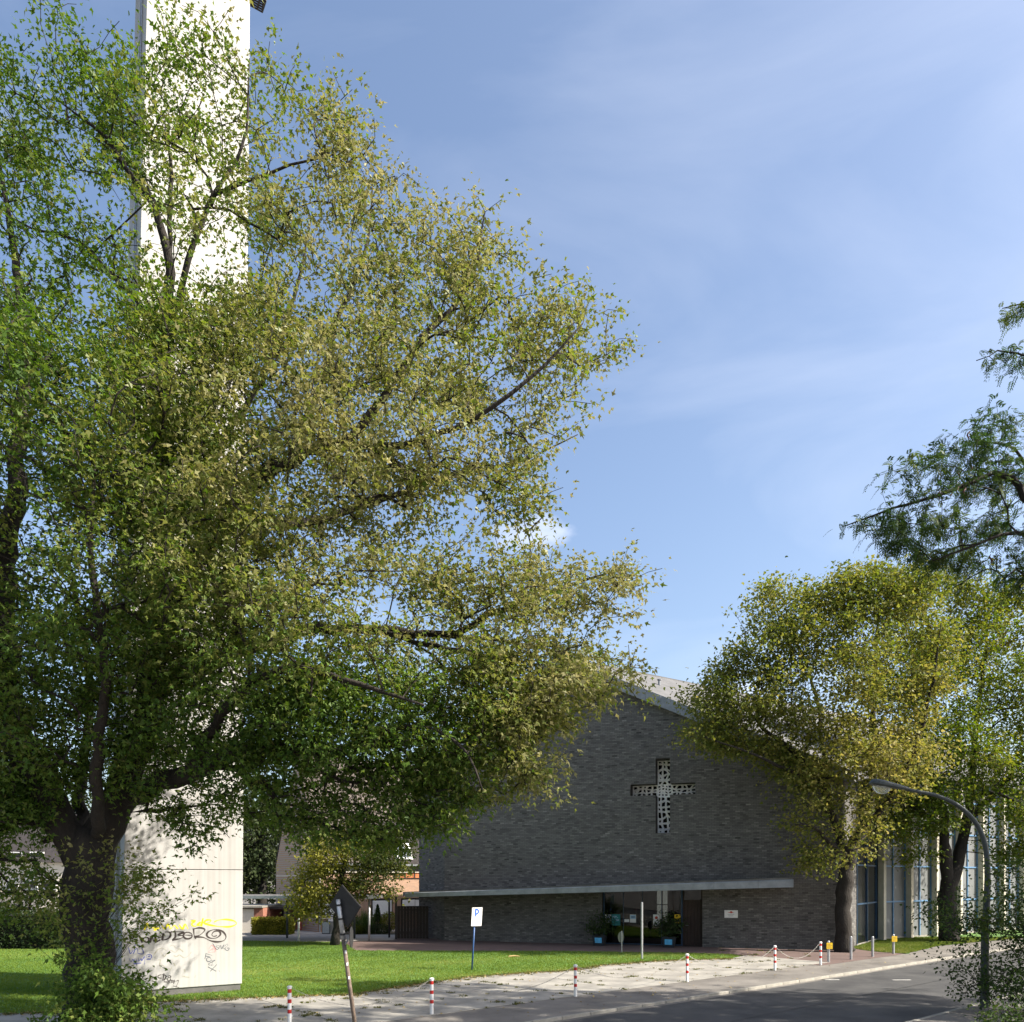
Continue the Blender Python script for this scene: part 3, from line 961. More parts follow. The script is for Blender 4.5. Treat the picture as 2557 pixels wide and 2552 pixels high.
shoots('trunk_shoots', sc1, .135, lambda C: .55 + .2 * wob(C, 2), 21, 18)
shoots('base_shoots', sc2, .145, lambda C: .30 + .1 * wob(C, 2), 22, 22)

# ---- maple beside the church front (right)
Y2 = 37.3
p2 = G(2112, 2377)
t2 = thing('street_maple', 'yellow-green maple hiding the right end of the grey brick front', 'tree', p2, 'maples by the church')
def L2(pts, Y):
    return [(*P(a, b_, Y + dy), rad) for a, b_, dy, rad in pts]
l2 = [[(p2[0], p2[1], -.05, .48)] + L2([(2107, 2340, 0, .38), (2107, 2250, 0, .34), (2118, 2150, 0, .32), (2130, 2110, 0, .29), (2165, 2045, .3, .22), (2185, 1900, .5, .17), (2180, 1750, .5, .12), (2190, 1600, .4, .07), (2200, 1440, .4, .02)], Y2),
      L2([(2118, 2140, 0, .24), (2085, 2060, -.3, .20), (2050, 1960, -.6, .16), (1985, 1880, -.8, .12), (1920, 1830, -1, .09), (1860, 1770, -1, .05), (1790, 1720, -.9, .02)], Y2),
      L2([(2085, 2060, -.3, .14), (2060, 1900, 1, .11), (2040, 1750, 1.6, .08), (1990, 1600, 2, .05), (1930, 1500, 2.2, .02)], Y2),
      L2([(2150, 2075, .2, .17), (2230, 1980, -1, .14), (2290, 1850, -1.8, .10), (2330, 1700, -2.2, .06), (2350, 1550, -2.4, .02)], Y2),
      L2([(2050, 1960, -.6, .10), (1960, 1920, -2, .08), (1870, 1880, -2.6, .05), (1760, 1840, -2.8, .02)], Y2),
      L2([(2120, 2150, 0, .14), (2060, 2090, -1.5, .10), (2020, 2060, -2.2, .06), (1985, 2060, -2.5, .02)], Y2)]
out2 = [(1890, 1490), (1930, 1468), (1990, 1450), (2040, 1470), (2085, 1445), (2135, 1432), (2190, 1390), (2230, 1412), (2290, 1418), (2330, 1450), (2350, 1600), (2340, 1750), (2330, 1900), (2250, 2030), (2200, 2080),
        (2150, 2140), (2100, 2175), (2050, 2160), (2010, 2145), (1965, 2110), (1985, 2060), (1952, 2015), (1970, 1985), (1930, 1890), (1830, 1872), (1760, 1855), (1722, 1832), (1720, 1790), (1735, 1740), (1785, 1685), (1805, 1660), (1860, 1598), (1892, 1588), (1882, 1530)]
r2 = np.random.default_rng(31)
c2 = px_clusters(out2, Y2, 4.0, 310, 7, r2, sig=.62, yclip=(32.5, 41), yshift=-1.2, kd=.7, dens=lambda u, v: .5 if v > 1930 else 1.0)
frt = (c2[:, 0] + 3.73) * .309 + (c2[:, 1] - 44.3) * .951
c2 = c2[(frt < -.7) | (c2[:, 2] > 15.5)]
d2 = tree(t2, l2, c2, M['bark2'], 9)
M['maple_leaf2'] = leaf_mat('turning_maple_leaf', [(0, (.06, .095, .018)), (.3, (.125, .160, .030)), (.6, (.205, .205, .050)), (.85, (.29, .26, .080)), (1, (.36, .32, .14))])
foliage('crown', t2, c2, d2, 36, .165, SIMPLE, M['maple_leaf2'], r2, lambda C: .50 + .11 * wob(C, .8), spread=.30)

# ---- second maple further along the side wall
Y3 = 40.5
p3 = G(2372, 2352); Y3 = p3[1]
t3 = thing('street_maple', 'green maple with leaning forked trunk before the tall church windows', 'tree', p3, 'maples by the church')
l3 = [[(p3[0], p3[1], -.05, .62)] + L2([(2370, 2330, 0, .52), (2366, 2260, 0, .46), (2372, 2205, 0, .42), (2392, 2150, .2, .33), (2410, 2060, .3, .26), (2430, 1930, .3, .19), (2440, 1780, .2, .13), (2460, 1620, .2, .07), (2470, 1480, .2, .02)], Y3),
      L2([(2366, 2235, 0, .34), (2362, 2150, -.2, .32), (2358, 2105, -.3, .26), (2356, 2040, -.4, .2), (2330, 1940, -.6, .15), (2290, 1800, -.7, .10), (2280, 1650, -.7, .05), (2260, 1520, -.6, .02)], Y3),
      L2([(2410, 2060, .3, .18), (2500, 1960, 1, .13), (2600, 1840, 1.4, .08), (2700, 1700, 1.6, .02)], Y3),
      L2([(2356, 2060, -.4, .15), (2290, 2020, -1.5, .11), (2230, 2000, -2.2, .06), (2180, 1980, -2.6, .02)], Y3),
      L2([(2420, 1990, .3, .15), (2480, 1980, -1.6, .10), (2540, 2000, -2.6, .05), (2600, 2020, -3, .02)], Y3)]
out3 = [(2200, 1560), (2260, 1480), (2340, 1440), (2420, 1465), (2500, 1440), (2600, 1470), (2700, 1540), (2760, 1700), (2740, 1900), (2680, 2050), (2600, 2130), (2520, 2150), (2450, 2110), (2420, 2070), (2360, 2060), (2330, 2165), (2280, 2175), (2230, 2090), (2180, 1980), (2150, 1800), (2170, 1650)]
r3 = np.random.default_rng(33)
c3 = px_clusters(out3, Y3, 4.5, 340, 7, r3, sig=.8, yclip=(Y3 - 4.6, Y3 + 1.2), yshift=-.6, kd=.7)
wall_ok = (c3[:, 1] - 41.8) * .82 - (c3[:, 0] - 17.0) * .57 < -0.8
c3 = c3[wall_ok]
d3 = tree(t3, l3, c3, M['bark2'], 10)
M['maple_leaf3'] = leaf_mat('green_maple_leaf', [(0, (.045, .085, .015)), (.35, (.10, .155, .022)), (.65, (.18, .19, .035)), (1, (.31, .27, .08))])
foliage('crown', t3, c3, d3, 36, .165, SIMPLE, M['maple_leaf3'], r3, lambda C: .46 + .12 * wob(C, .8), spread=.30)

# ---- small layered tree in front of the brick house
p4 = G(836, 2361)
t4 = thing('garden_tree', 'small layered yellow-green tree with dark trunk before the brick house', 'tree', p4)
Y4 = p4[1]
l4 = [[(p4[0], p4[1], -.05, .26)] + L2([(838, 2330, 0, .2), (845, 2270, 0, .17), (850, 2220, 0, .15), (862, 2150, 0, .1), (870, 2080, 0, .03)], Y4),
      L2([(848, 2250, 0, .1), (810, 2220, -.4, .07), (765, 2215, -.6, .03), (735, 2225, -.7, .01)], Y4),
      L2([(850, 2220, 0, .1), (910, 2190, .3, .07), (960, 2170, .5, .04), (1000, 2160, .6, .01)], Y4),
      L2([(856, 2180, 0, .08), (820, 2140, .5, .05), (780, 2120, .8, .02)], Y4)]
out4 = [(722, 2240), (735, 2195), (758, 2150), (768, 2095), (830, 2068), (930, 2058), (990, 2105), (1006, 2168), (985, 2212), (955, 2238), (900, 2238), (862, 2236), (805, 2282), (765, 2290), (742, 2262)]
r4 = np.random.default_rng(35)
c4 = px_clusters(out4, Y4, 2.0, 95, 7, r4, sig=.45, flat=.3, kd=.9)
c4 = c4[c4[:, 2] > 1.2]
d4 = tree(t4, l4, c4, M['bark2'], 12)
M['garden_leaf'] = leaf_mat('garden_leaf', [(0, (.030, .045, .012)), (.35, (.075, .09, .018)), (.7, (.19, .19, .032)), (1, (.28, .26, .05))])
foliage('crown', t4, c4, d4, 24, .15, SIMPLE, M['garden_leaf'], r4, lambda C: .52 - .16 * np.clip(C[:, 0] + 9, -2, 2) + .2 * wob(C, 1.6), spread=.25)

# ---- honey locust reaching in from the right
p5 = np.array([17.6, 17.6, 0.0])
t5 = thing('honey_locust', 'feathery honey locust reaching in at the top right with hanging pods', 'tree', p5)
Y5 = 21.5
l5 = [[(17.6, 17.6, -.05, .42), (17.6, 17.6, 1.5, .34), (17.5, 17.7, 4.5, .29), (17.4, 17.9, 7.0, .26), (17.3, 18.1, 10, .20), (17.2, 18.3, 13.5, .13), (17.0, 18.5, 18, .05)],
      [(17.4, 18.0, 7.6, .16), (16.4, 20.2, 9.6, .14), (14.9, 21.2, 11.3, .11)] + L2([(2530, 1195, 0, .085), (2440, 1200, -.1, .06), (2330, 1240, -.2, .045), (2230, 1270, -.3, .03), (2150, 1300, -.3, .02), (2105, 1315, -.3, .008)], Y5),
      [(17.4, 18.0, 8.2, .12), (16.3, 19.6, 10.3, .10), (14.9, 20.3, 11.6, .075)] + L2([(2540, 1330, -1.2, .05), (2440, 1360, -1.4, .03), (2330, 1400, -1.6, .012)], Y5),
      [(17.3, 18.2, 11, .12), (16.4, 20.6, 13, .09), (14.8, 22.2, 14.2, .06)] + L2([(2535, 1120, .8, .04), (2470, 1105, .8, .02), (2420, 1090, .8, .008)], Y5),
      [(17.2, 18.3, 13, .10), (16.0, 20.6, 15.4, .07)] + L2([(2540, 880, .4, .03), (2470, 890, .4, .012), (2438, 900, .4, .006)], Y5),
      [(17.1, 18.4, 15, .08), (16.2, 20.8, 17.6, .05)] + L2([(2550, 760, .5, .02), (2503, 770, .5, .006)], Y5),
      [(17.3, 18.1, 9, .16), (19.5, 17, 12, .12), (21.5, 16.5, 14.5, .06), (23, 16, 16, .02)],
      [(17.4, 18.0, 6.5, .17), (20.5, 18, 9.5, .13), (24.5, 18.3, 11.8, .08), (28.5, 18.6, 12.6, .02)],
      [(17.4, 17.9, 7, .16), (19, 15.5, 10, .12), (20.5, 13.5, 13, .07), (21.5, 12.5, 15, .02)],
      [(17.3, 18.1, 9, .14), (15.8, 16.4, 12, .10), (14.0, 15.0, 15, .05), (12.6, 14.2, 17.0, .02)],
      [(17.5, 17.8, 6.2, .12), (16.9, 19.4, 7.6, .09), (15.6, 20.5, 8.3, .06)] + L2([(2540, 1420, -.6, .03), (2500, 1450, -.6, .01)], Y5)]
out5 = [(2097, 1312), (2130, 1285), (2190, 1240), (2235, 1215), (2240, 1150), (2280, 1125), (2330, 1100), (2370, 1060), (2420, 1038), (2480, 1030), (2560, 1035), (2640, 1100), (2640, 1420), (2560, 1480), (2500, 1465), (2440, 1480), (2380, 1470), (2350, 1440), (2400, 1400), (2330, 1400), (2250, 1380), (2190, 1350), (2150, 1330)]
r5 = np.random.default_rng(37)
c5 = px_clusters(out5, Y5, 1.4, 88, 5, r5, sig=.35, flat=.4, yshift=-.3)
more = [px_clusters([(2436, 905), (2470, 880), (2560, 860), (2600, 900), (2540, 925)], Y5 + .4, .3, 6, 2, r5, sig=.12),
        px_clusters([(2496, 810), (2500, 740), (2600, 720), (2600, 800)], Y5 + .5, .3, 6, 2, r5, sig=.12)]
# the rest of the crown beyond the frame
rc = unit(r5.normal(0, 1, (420, 3))) * r5.uniform(.2, 1, (420, 1)) ** .6 * np.array([9.8, 2.5, 5.6])
ca_, sa_ = .943, .333
rc = np.stack([rc[:, 0] * ca_ - rc[:, 1] * sa_, rc[:, 0] * sa_ + rc[:, 1] * ca_, rc[:, 2]], 1) + np.array([18.6, 17.3, 13.4])
rc = np.vstack([rc + r5.normal(0, .45, rc.shape) for _ in range(3)])
rc = rc[(rc[:, 0] / rc[:, 1] > .70) & (rc[:, 2] > 5.5)]
c5 = np.vstack([c5] + more + [rc])
d5 = tree(t5, l5, c5, M['bark2'], 14, twig=.0042)
# pinnate fronds: pairs of small leaflets on a bent midrib
def fronds(name, root, C, dirs, per, length, pairs, m, r, width=.034):
    n = len(C) * per
    ii = np.repeat(np.arange(len(C)), per)
    base = C[ii] - dirs[ii] * r.uniform(0, .35, (n, 1)) + r.normal(0, .10, (n, 3))
    d = dirs[ii] * .5 + r.normal(0, .55, (n, 3)); d[:, 2] -= .25; d = unit(d)
    L = length * r.uniform(.65, 1.2, n)
    side = unit(np.cross(d, np.array([[0, 0, 1.0]]) + r.normal(0, .25, (n, 3))))
    q = []
    for k in range(pairs):
        t = (k + 1) / pairs
        c = base + d * (L * t)[:, None]
        c[:, 2] -= L * t * t * .45
        fw = d.copy(); fw[:, 2] -= .9 * t; fw = unit(fw)
        ll = (width * 1.9 * (1 - .35 * t)) * r.uniform(.8, 1.2, n)
        for sg in (-1, 1):
            o = unit(side * sg + fw * .55 + np.array([0, 0, -.25]))
            w = fw * (width * .42)
            q.append(np.stack([c - w, c + o * (ll[:, None] * .55) - w, c + o * ll[:, None] + w * .4, c + o * (ll[:, None] * .5) + w], 1))
    V = np.concatenate(q, 0).reshape(-1, 3)
    tn = np.tile(np.repeat(r.uniform(.1, .9, len(C)), per), pairs * 2) + r.normal(0, .1, n * pairs * 2)
    return np_mesh(name, V, 4, m, root, np.clip(tn, 0, 1), True)
M['locust_leaf'] = leaf_mat('locust_leaf', [(0, (.022, .050, .016)), (.5, (.045, .085, .022)), (1, (.10, .13, .03))], trans=.35)
n_in = len(c5) - len(rc)
fronds('crown', t5, c5[:n_in], d5[:n_in], 8, .26, 6, M['locust_leaf'], r5, width=.05)
fronds('crown', t5, c5[n_in:], d5[n_in:], 6, .36, 4, M['locust_leaf'], r5, width=.11)
M['pod'] = mat('locust_pod', (.09, .03, .02), .6, .3, 10, .1, 30)
podroot = t5
for k, (u, v, dy) in enumerate([(2470, 1060, .4), (2418, 1075, .3), (2510, 1065, .2), (2395, 1170, -.1), (2425, 1150, -.2), (2390, 1205, -.2), (2408, 1212, -.3), (2432, 1215, -.2), (2345, 1225, -.1), (2465, 1300, -.8), (2475, 1385, -1), (2375, 1218, .2)]):
    top = P(u, v, Y5 + dy); h = random.uniform(.22, .34)
    mb = MB()
    pts = [top + np.array([.05 * math.sin(q * 1.4 + k), .04 * math.cos(q + k), -h * q / 5]) for q in range(6)]
    mb.tube(pts, [.006, .018, .022, .022, .016, .004], 5)
    mb.build('pod', M['pod'], t5, smooth=True)

# ---- leafy shoots at the foot of the lamp (right edge)
p6 = np.array([14.5, 20.4, 0.0])
t6 = thing('roadside_shrub', 'dark leafy shrub at the right edge beside the lamp post', 'shrub', p6)
r6 = np.random.default_rng(39)
out6 = [(2385, 2470), (2400, 2420), (2360, 2405), (2370, 2370), (2420, 2350), (2350, 2330), (2310, 2300), (2320, 2270), (2380, 2245), (2440, 2200), (2500, 2160), (2600, 2120), (2700, 2250), (2700, 2560), (2560, 2580), (2480, 2490), (2430, 2480)]
c6 = px_clusters(out6, 20.2, .9, 125, 5, r6, sig=.28, flat=.5)
lowc = px_clusters([(2405, 2540), (2450, 2515), (2520, 2525), (2620, 2520), (2620, 2640), (2440, 2600)], 17.5, .5, 14, 5, r6, sig=.22)
lowc = lowc[lowc[:, 2] > .1]
c6 = np.vstack([c6, lowc]); c6 = c6[c6[:, 2] > .15]
l6 = [[(14.5, 20.4, -.05, .09), (14.45, 20.4, .8, .07), (14.3, 20.3, 1.7, .05), (14.0, 20.2, 2.8, .03), (13.7, 20.2, 3.8, .012)],
      [(14.45, 20.4, .5, .06), (13.9, 20.2, 1.3, .04), (13.0, 20.1, 1.9, .025), (12.0, 20.0, 2.1, .010)],
      [(14.45, 20.4, .3, .06), (13.8, 19.9, .8, .04), (12.9, 19.7, 1.1, .02), (12.0, 19.8, 1.2, .010)],
      [(14.5, 20.4, .1, .05), (13.6, 19.0, .5, .035), (12.2, 17.9, .6, .02), (11.0, 17.5, .5, .010)],
      [(14.4, 20.4, 1.5, .05), (14.9, 20.6, 2.6, .03), (15.0, 20.7, 3.6, .012)]]
d6 = tree(t6, l6, c6, M['bark2'], 16, twig=.0045)
M['shrub_leaf'] = leaf_mat('shrub_leaf', [(0, (.018, .036, .010)), (.5, (.035, .066, .014)), (1, (.09, .12, .02))], trans=.3)
foliage('crown', t6, c6, d6, 20, .085, SIMPLE, M['shrub_leaf'], r6, lambda C: .4 + .2 * wob(C, 2), spread=.18)

# ---- background trees
M['far_leaf'] = leaf_mat('far_tree_leaf', [(0, (.022, .036, .014)), (.5, (.055, .075, .026)), (1, (.12, .13, .045))], trans=.25)
def far_tree(name, label, u, v_base, Y, outline, seed, nb, tint=.5, leaf=.3):
    r = np.random.default_rng(seed)
    base = np.array([(u - CX) / F * Y, Y, 0])
    t = thing(name, label, 'tree', base, 'trees behind the church grounds')
    o = np.array(outline)
    topv = o[:, 1].min(); midv = (o[:, 1].min() + o[:, 1].max()) / 2
    lim = [[(base[0], Y, -.05, .4), (*P(u, HY, Y), .3), (*P(u, midv, Y), .2), (*P(u, topv + 30, Y), .04)]]
    for k in range(5):
        q = o[r.integers(len(o))]
        a = P(u, midv + (HY - midv) * r.uniform(.1, .7), Y); e = P(*(q * .85 + np.array([u, midv]) * .15), Y + r.uniform(-3, 3))
        lim.append([(*a, .12), (*((a + e) / 2 + np.array([0, 0, .4])), .08), (*e, .02)])
    c = px_clusters(outline, Y, 4.5, nb, 6, r, sig=.8, kd=.7)
    c = c[c[:, 2] > .5]
    d = tree(t, lim, c, M['bark2'], seed, sides=7)
    foliage('crown', t, c, d, 22, leaf, SIMPLE, M['far_leaf'], r, lambda C: tint + .2 * wob(C, .6), spread=.45)
far_tree('lime_tree', 'grey-green tree with dense drooping crown right behind the tower', 655, 2330, 62,
         [(470, 2050), (520, 1960), (590, 1900), (660, 1930), (710, 1990), (715, 2070), (690, 2150), (650, 2200), (600, 2240), (500, 2230)], 51, 120)
far_tree('lime_tree', 'dark tree far left behind the cream house', 60, 2330, 72,
         [(-160, 2080), (-120, 1960), (-20, 1900), (80, 1880), (160, 1930), (230, 1990), (280, 2060), (270, 2160), (180, 2200), (40, 2180), (-100, 2180)], 52, 120, .35)
far_tree('lime_tree', 'dark tree in the gap between garages and brick house', 700, 2330, 68,
         [(560, 2060), (620, 2000), (700, 1990), (760, 2020), (790, 2100), (770, 2200), (700, 2260), (600, 2260), (560, 2200)], 53, 90, .18)

far_tree('lime_tree', 'dull green tree glimpsed low between maple trunk and tower', 380, 2330, 76,
         [(200, 2130), (240, 2030), (320, 1980), (420, 1960), (520, 1990), (580, 2060), (570, 2180), (480, 2260), (300, 2260), (220, 2220)], 54, 100, .4)
# ------------------------------------------------------------------ bell tower
TH = R(33)
TD = np.array([math.cos(TH), math.sin(TH)])        # along the front face to the right/back
TB = np.array([-math.sin(TH), math.cos(TH)])       # into depth
TR = G(604, 2474)[:2]
def tower_ring(z):
    f = z / 30.0
    right = TR + np.array([.20, .14]) * f
    w = 3.36 - .48 * f
    dp = 3.1 - .5 * f
    left = right - TD * w
    return [np.array([*left, z]), np.array([*right, z]), np.array([*(right + TB * dp), z]), np.array([*(left + TB * dp), z])]
tw = thing('bell_tower', 'tall white concrete bell tower with graffiti, rising behind the big maple', 'tower', (*((tower_ring(0)[0] + tower_ring(0)[2]) / 2)[:2], 0))
def ring_in(z, d):
    q = tower_ring(z)
    c = sum(q) / 4
    return [c + (p - c) * (1 - d / 2.2) for p in q]
mb = MB(); mb.hexa([p - np.array([0, 0, .1]) for p in ring_in(0, .05)], ring_in(.22, .05)); mb.build('plinth', M['plinth'], tw)
for (z0, z1) in ((.22, 3.68), (3.70, 9.98), (10.0, 16.98), (17.0, 23.98), (24.0, 34.0)):
    mb = MB(); mb.hexa(tower_ring(z0), tower_ring(z1)); mb.build('concrete_lift', M['concrete_white'], tw, bevel=.012)
for z in (3.69, 9.99, 16.99, 23.99):
    MB().hexa(ring_in(z - .015, .03), ring_in(z + .015, .03)).build('joint', M['plinth'], tw)
# conductor and groove on the left flank
mb = MB()
for fr in (.30, .42):
    pts = []
    for z in np.linspace(.1, 33, 14):
        q = tower_ring(z); pts.append(q[0] + (q[3] - q[0]) * fr - np.array([*TD, 0]) * .03)
    mb.tube(pts, .022, 5)
mb.build('lightning_conductor', M['galv'], tw)
# steel gallery near the top: only its ends show
mb = MB()
zb = 30.7
q = tower_ring(zb)
Tf = np.array([*TD, 0]); Tb3 = np.array([*TB, 0]); Z3 = np.array([0, 0, 1.0])
e0, e1 = q[1] + Tb3 * .03, q[1] + Tb3 * .4
for k in range(6):
    a = e0 + (e1 - e0) * k / 5
    mb.tube([a + Tf * .02, a + Tf * .48, a + Tf * .62 + Z3 * 1.4], .03, 5)
for (o_, zz) in ((.15, 0), (.32, 0), (.48, 0), (.50, .3), (.53, .6), (.56, .9), (.60, 1.3)):
    mb.tube([e0 + Tf * o_ + Z3 * zz, e1 + Tf * o_ + Z3 * zz], .025 if zz else .03, 5)
g1 = mb.build('gallery_cage', M['dark_steel'], tw)
mb = MB()
zb = 30.9
q = tower_ring(zb)
e0, e1 = q[0] + Tb3 * 1.3, q[0] + Tb3 * 2.1
mb.prism([e0 - Tf * .0, e1 - Tf * .0, e1 - Tf * .40, e0 - Tf * .40], (0, 0, .1))
for k in range(5):
    a = e0 + (e1 - e0) * k / 4 - Tf * .38
    mb.tube([a, a + Z3 * 1.1], .025, 5)
mb.tube([e0 - Tf * .38 + Z3 * 1.1, e1 - Tf * .38 + Z3 * 1.1], .025, 5)
mb.prism([e0 + Z3 * -.25, e1 + Z3 * -.25, e1 - Tf * .2 + Z3 * -.02, e0 - Tf * .2 + Z3 * -.02], (0, 0, .1))
mb.build('gallery_platform', M['dark_steel'], tw)

# graffiti: painted strokes lying on the front face
q0, q1 = tower_ring(0.2), tower_ring(6)
fn = np.cross(q0[1] - q0[0], q1[0] - q0[0]); fn /= np.linalg.norm(fn)
if fn[1] > 0:
    fn = -fn
def graffiti(name, label, strokes, width, m, org=(330, 2270), sc=1932 / 290.0, shift=(0, 0)):
    mb = MB()
    for st in strokes:
        pts = [np.array(hit(org[0] + (a + shift[0]) / sc, org[1] + (b_ + shift[1]) / sc, q0[0] + fn * .0015, fn)) for a, b_ in st]
        if len(pts) > 2:
            sp = smooth_path([(*p, 0) for p in pts], .03)[:, :3]
        else:
            sp = np.array(pts)
        n = len(sp)
        vs, fs = [], []
        for i in range(n):
            t = sp[min(i + 1, n - 1)] - sp[max(i - 1, 0)]
            t /= max(np.linalg.norm(t), 1e-9)
            s = np.cross(t, fn)
            w = width * (.75 + .35 * math.sin(i * .37 + len(mb.v)))
            vs += [sp[i] + s * w + fn * .002, sp[i] - s * w + fn * .002]
        for i in range(n - 1):
            fs.append((2 * i, 2 * i + 1, 2 * i + 3, 2 * i + 2))
        mb.add(vs, fs)
    o = mb.build(name, m, tw, recalc=False)
    o['label'] = label
    if 'smudges' in label:
        stuff(o)
def ell(cx, cy, rx, ry, a0=0, a1=360, n=14):
    return [(cx + rx * math.cos(R(a0 + (a1 - a0) * k / n)), cy + ry * math.sin(R(a0 + (a1 - a0) * k / n))) for k in range(n + 1)]
M['spray_black'] = mat('black_spray', (.045, .035, .032), .7, .2, 20, 0)
M['spray_yellow'] = mat('yellow_spray', (.70, .62, .02), .7, .15, 20, 0)
M['spray_blue'] = mat('blue_marker', (.06, .08, .30), .7, .2, 20, 0)
M['spray_grey'] = mat('faded_grey_spray', (.34, .33, .26), .8, .3, 20, 0)
M['spray_thin'] = mat('grey_marker', (.13, .14, .15), .7, .2, 20, 0)
M['spray_pink'] = mat('pink_marker', (.62, .25, .24), .7, .2, 20, 0)
graffiti('graffiti', 'yellow sprayed tag with a long loop', [
    [(200, 350), (250, 240), (290, 330)], [(330, 320), (400, 290), (370, 350), (450, 310)], [(470, 230), (540, 330), (600, 250), (640, 330), (700, 270), (760, 330)], [(780, 260), (840, 330), (880, 250), (930, 330)],
    [(980, 200), (1050, 195), (990, 245), (1000, 275), (1070, 290)], [(1140, 215), (1080, 265), (1150, 255), (1180, 150), (1150, 290)],
    [(1190, 240), (1230, 185), (1310, 185), (1280, 225), (1200, 240), (1320, 270), (1480, 292), (1640, 290), (1735, 245), (1690, 195), (1560, 172), (1430, 185), (1365, 215)]], .026, M['spray_yellow'])
graffiti('graffiti', 'black sprayed tag ending in a spiral', [
    [(120, 440), (170, 560)], [(150, 500), (230, 470)], ell(235, 510, 45, 42), [(300, 560), (330, 440), (360, 540), (400, 430)], [(400, 420), (380, 550), (470, 510)], [(430, 480), (500, 460)], [(520, 400), (500, 520)],
    [(540, 380), (620, 385), (640, 430), (600, 490), (500, 520)],
    [(710, 350), (720, 460), (665, 515)], [(640, 380), (760, 378), (860, 385), (760, 430), (860, 450), (800, 490), (665, 515)], ell(925, 440, 75, 55), [(860, 430), (1000, 440)],
    [(1020, 320), (1035, 460), (1065, 495)], [(1020, 330), (1130, 312), (1210, 345), (1130, 430), (1040, 460), (1180, 470), (1300, 525), (1420, 545), (1530, 520), (1560, 450), (1500, 370), (1390, 340), (1280, 370), (1240, 430), (1290, 480), (1400, 480), (1470, 420), (1440, 365), (1360, 375), (1325, 430), (1360, 455), (1410, 440)]], .026, M['spray_black'])
graffiti('graffiti', 'blue marker tag of two short words', [
    [(-60, 640), (-30, 740), (20, 680)], [(20, 740), (60, 660), (90, 660), (95, 740)], [(30, 640), (60, 590), (120, 600), (180, 690), (180, 745), (100, 740)],
    [(-50, 820), (-20, 880), (10, 830)], ell(50, 850, 26, 22), [(100, 800), (110, 870), (150, 820), (160, 860), (210, 790), (205, 920)], ell(280, 790, 46, 36), [(265, 795), (280, 780), (300, 795)],
    [(20, 905), (150, 897)], [(40, 918), (100, 915)], [(240, 838), (310, 836)]], .011, M['spray_blue'])
graffiti('graffiti', 'thin grey marker tag beside a pink letter', [
    [(1340, 570), (1400, 670), (1440, 650), (1390, 620), (1450, 610), (1440, 660)], [(1470, 600), (1490, 660), (1530, 590), (1500, 640), (1560, 660)], [(1540, 620), (1580, 575), (1595, 600), (1540, 660), (1590, 690), (1615, 650), (1575, 650)]], .012, M['spray_thin'])
graffiti('graffiti', 'pink marker letter A', [[(1280, 660), (1330, 600), (1390, 700), (1270, 715), (1380, 640), (1370, 725)], [(1330, 680), (1400, 670)]], .008, M['spray_pink'])
graffiti('graffiti', 'grey marker tag reading FELIX written downwards', [
    [(1230, 730), (1210, 830)], [(1225, 740), (1330, 770)], [(1220, 780), (1300, 800)], ell(1275, 840, 40, 36), [(1260, 870), (1380, 850), (1270, 910), (1280, 930), (1360, 930)], [(1340, 870), (1320, 950)], [(1260, 960), (1400, 1035)], [(1410, 920), (1300, 1035)], [(1440, 1020), (1455, 1040)]], .012, M['spray_thin'])
graffiti('graffiti', 'small black marker tag near the foot with a number one', [
    [(480, 1090), (430, 1110), (430, 1140), (490, 1150)], [(530, 1070), (510, 1190)], [(490, 1085), (560, 1110), (530, 1190), (580, 1110)], ell(620, 1125, 24, 18), ell(612, 1168, 28, 26), [(665, 1170), (660, 1230)], [(700, 1175), (690, 1250)], [(645, 1190), (720, 1200)], [(645, 1215), (715, 1225)], [(735, 1200), (775, 1185), (730, 1300)], [(680, 1275), (780, 1305)], [(525, 1210), (630, 1215)], [(580, 1238), (610, 1240)]], .013, M['spray_black'])
graffiti('graffiti', 'faded scrubbed grey spray smudges', [
    [(350, 780), (420, 680), (500, 650), (570, 690)], [(480, 720), (530, 790), (580, 740)], [(630, 620), (680, 600), (720, 640)], [(640, 680), (720, 720), (780, 660), (850, 710)], [(690, 770), (740, 790), (790, 760), (860, 810), (930, 780), (985, 715)],
    [(430, 850), (470, 840), (460, 920), (480, 990)], [(490, 920), (550, 965)], [(690, 900), (720, 950)], [(620, 1050), (660, 960)], [(560, 1010), (600, 980), (640, 1010)], [(840, 1115), (950, 1135)], [(1040, 1140), (1060, 1105)], [(870, 1000), (880, 1050)]], .012, M['spray_grey'])

# ------------------------------------------------------------------ church
FA = R(-18)
FE = np.array([math.cos(FA), math.sin(FA)])        # along the front, left to right (the right end is nearer)
FI = np.array([-math.sin(FA), math.cos(FA)])       # into the building
BF = np.array([-3.73, 44.3])                       # front left corner
DX = np.array([0.82, 0.572])                       # nave axis on the ground
def LWp(x, y, z=0.0):
    p = BF + FE * x + FI * y
    return np.array([p[0], p[1], z])
def WL(p):
    d = np.asarray(p[:2], float) - BF
    return np.array([d @ FE, d @ FI])
def fpx(u, v=2192.0, y=0.0):
    """photo pixel -> (x, z) on the plane y metres behind the front"""
    p0 = LWp(0, y)
    p = hit(u, v, p0, np.array([*FI, 0.0]))
    return float((p[:2] - p0[:2]) @ FE), float(p[2])
def local_thing(name, label, cat, x, y, z=0.0, group=None):
    """thing whose children are modelled in the frame of the church front"""
    p = LWp(x, y, z)
    t = thing(name, label, cat, p, group, FA)
    OFF[t.name] = np.array([x, y, z], float)
    return t
church = local_thing('church', 'dark grey brick church with gabled front, cross window and flat canopy', 'church', 0, 0)
YF = 0.0
XL, XR = 0.0, fpx(2106)[0]
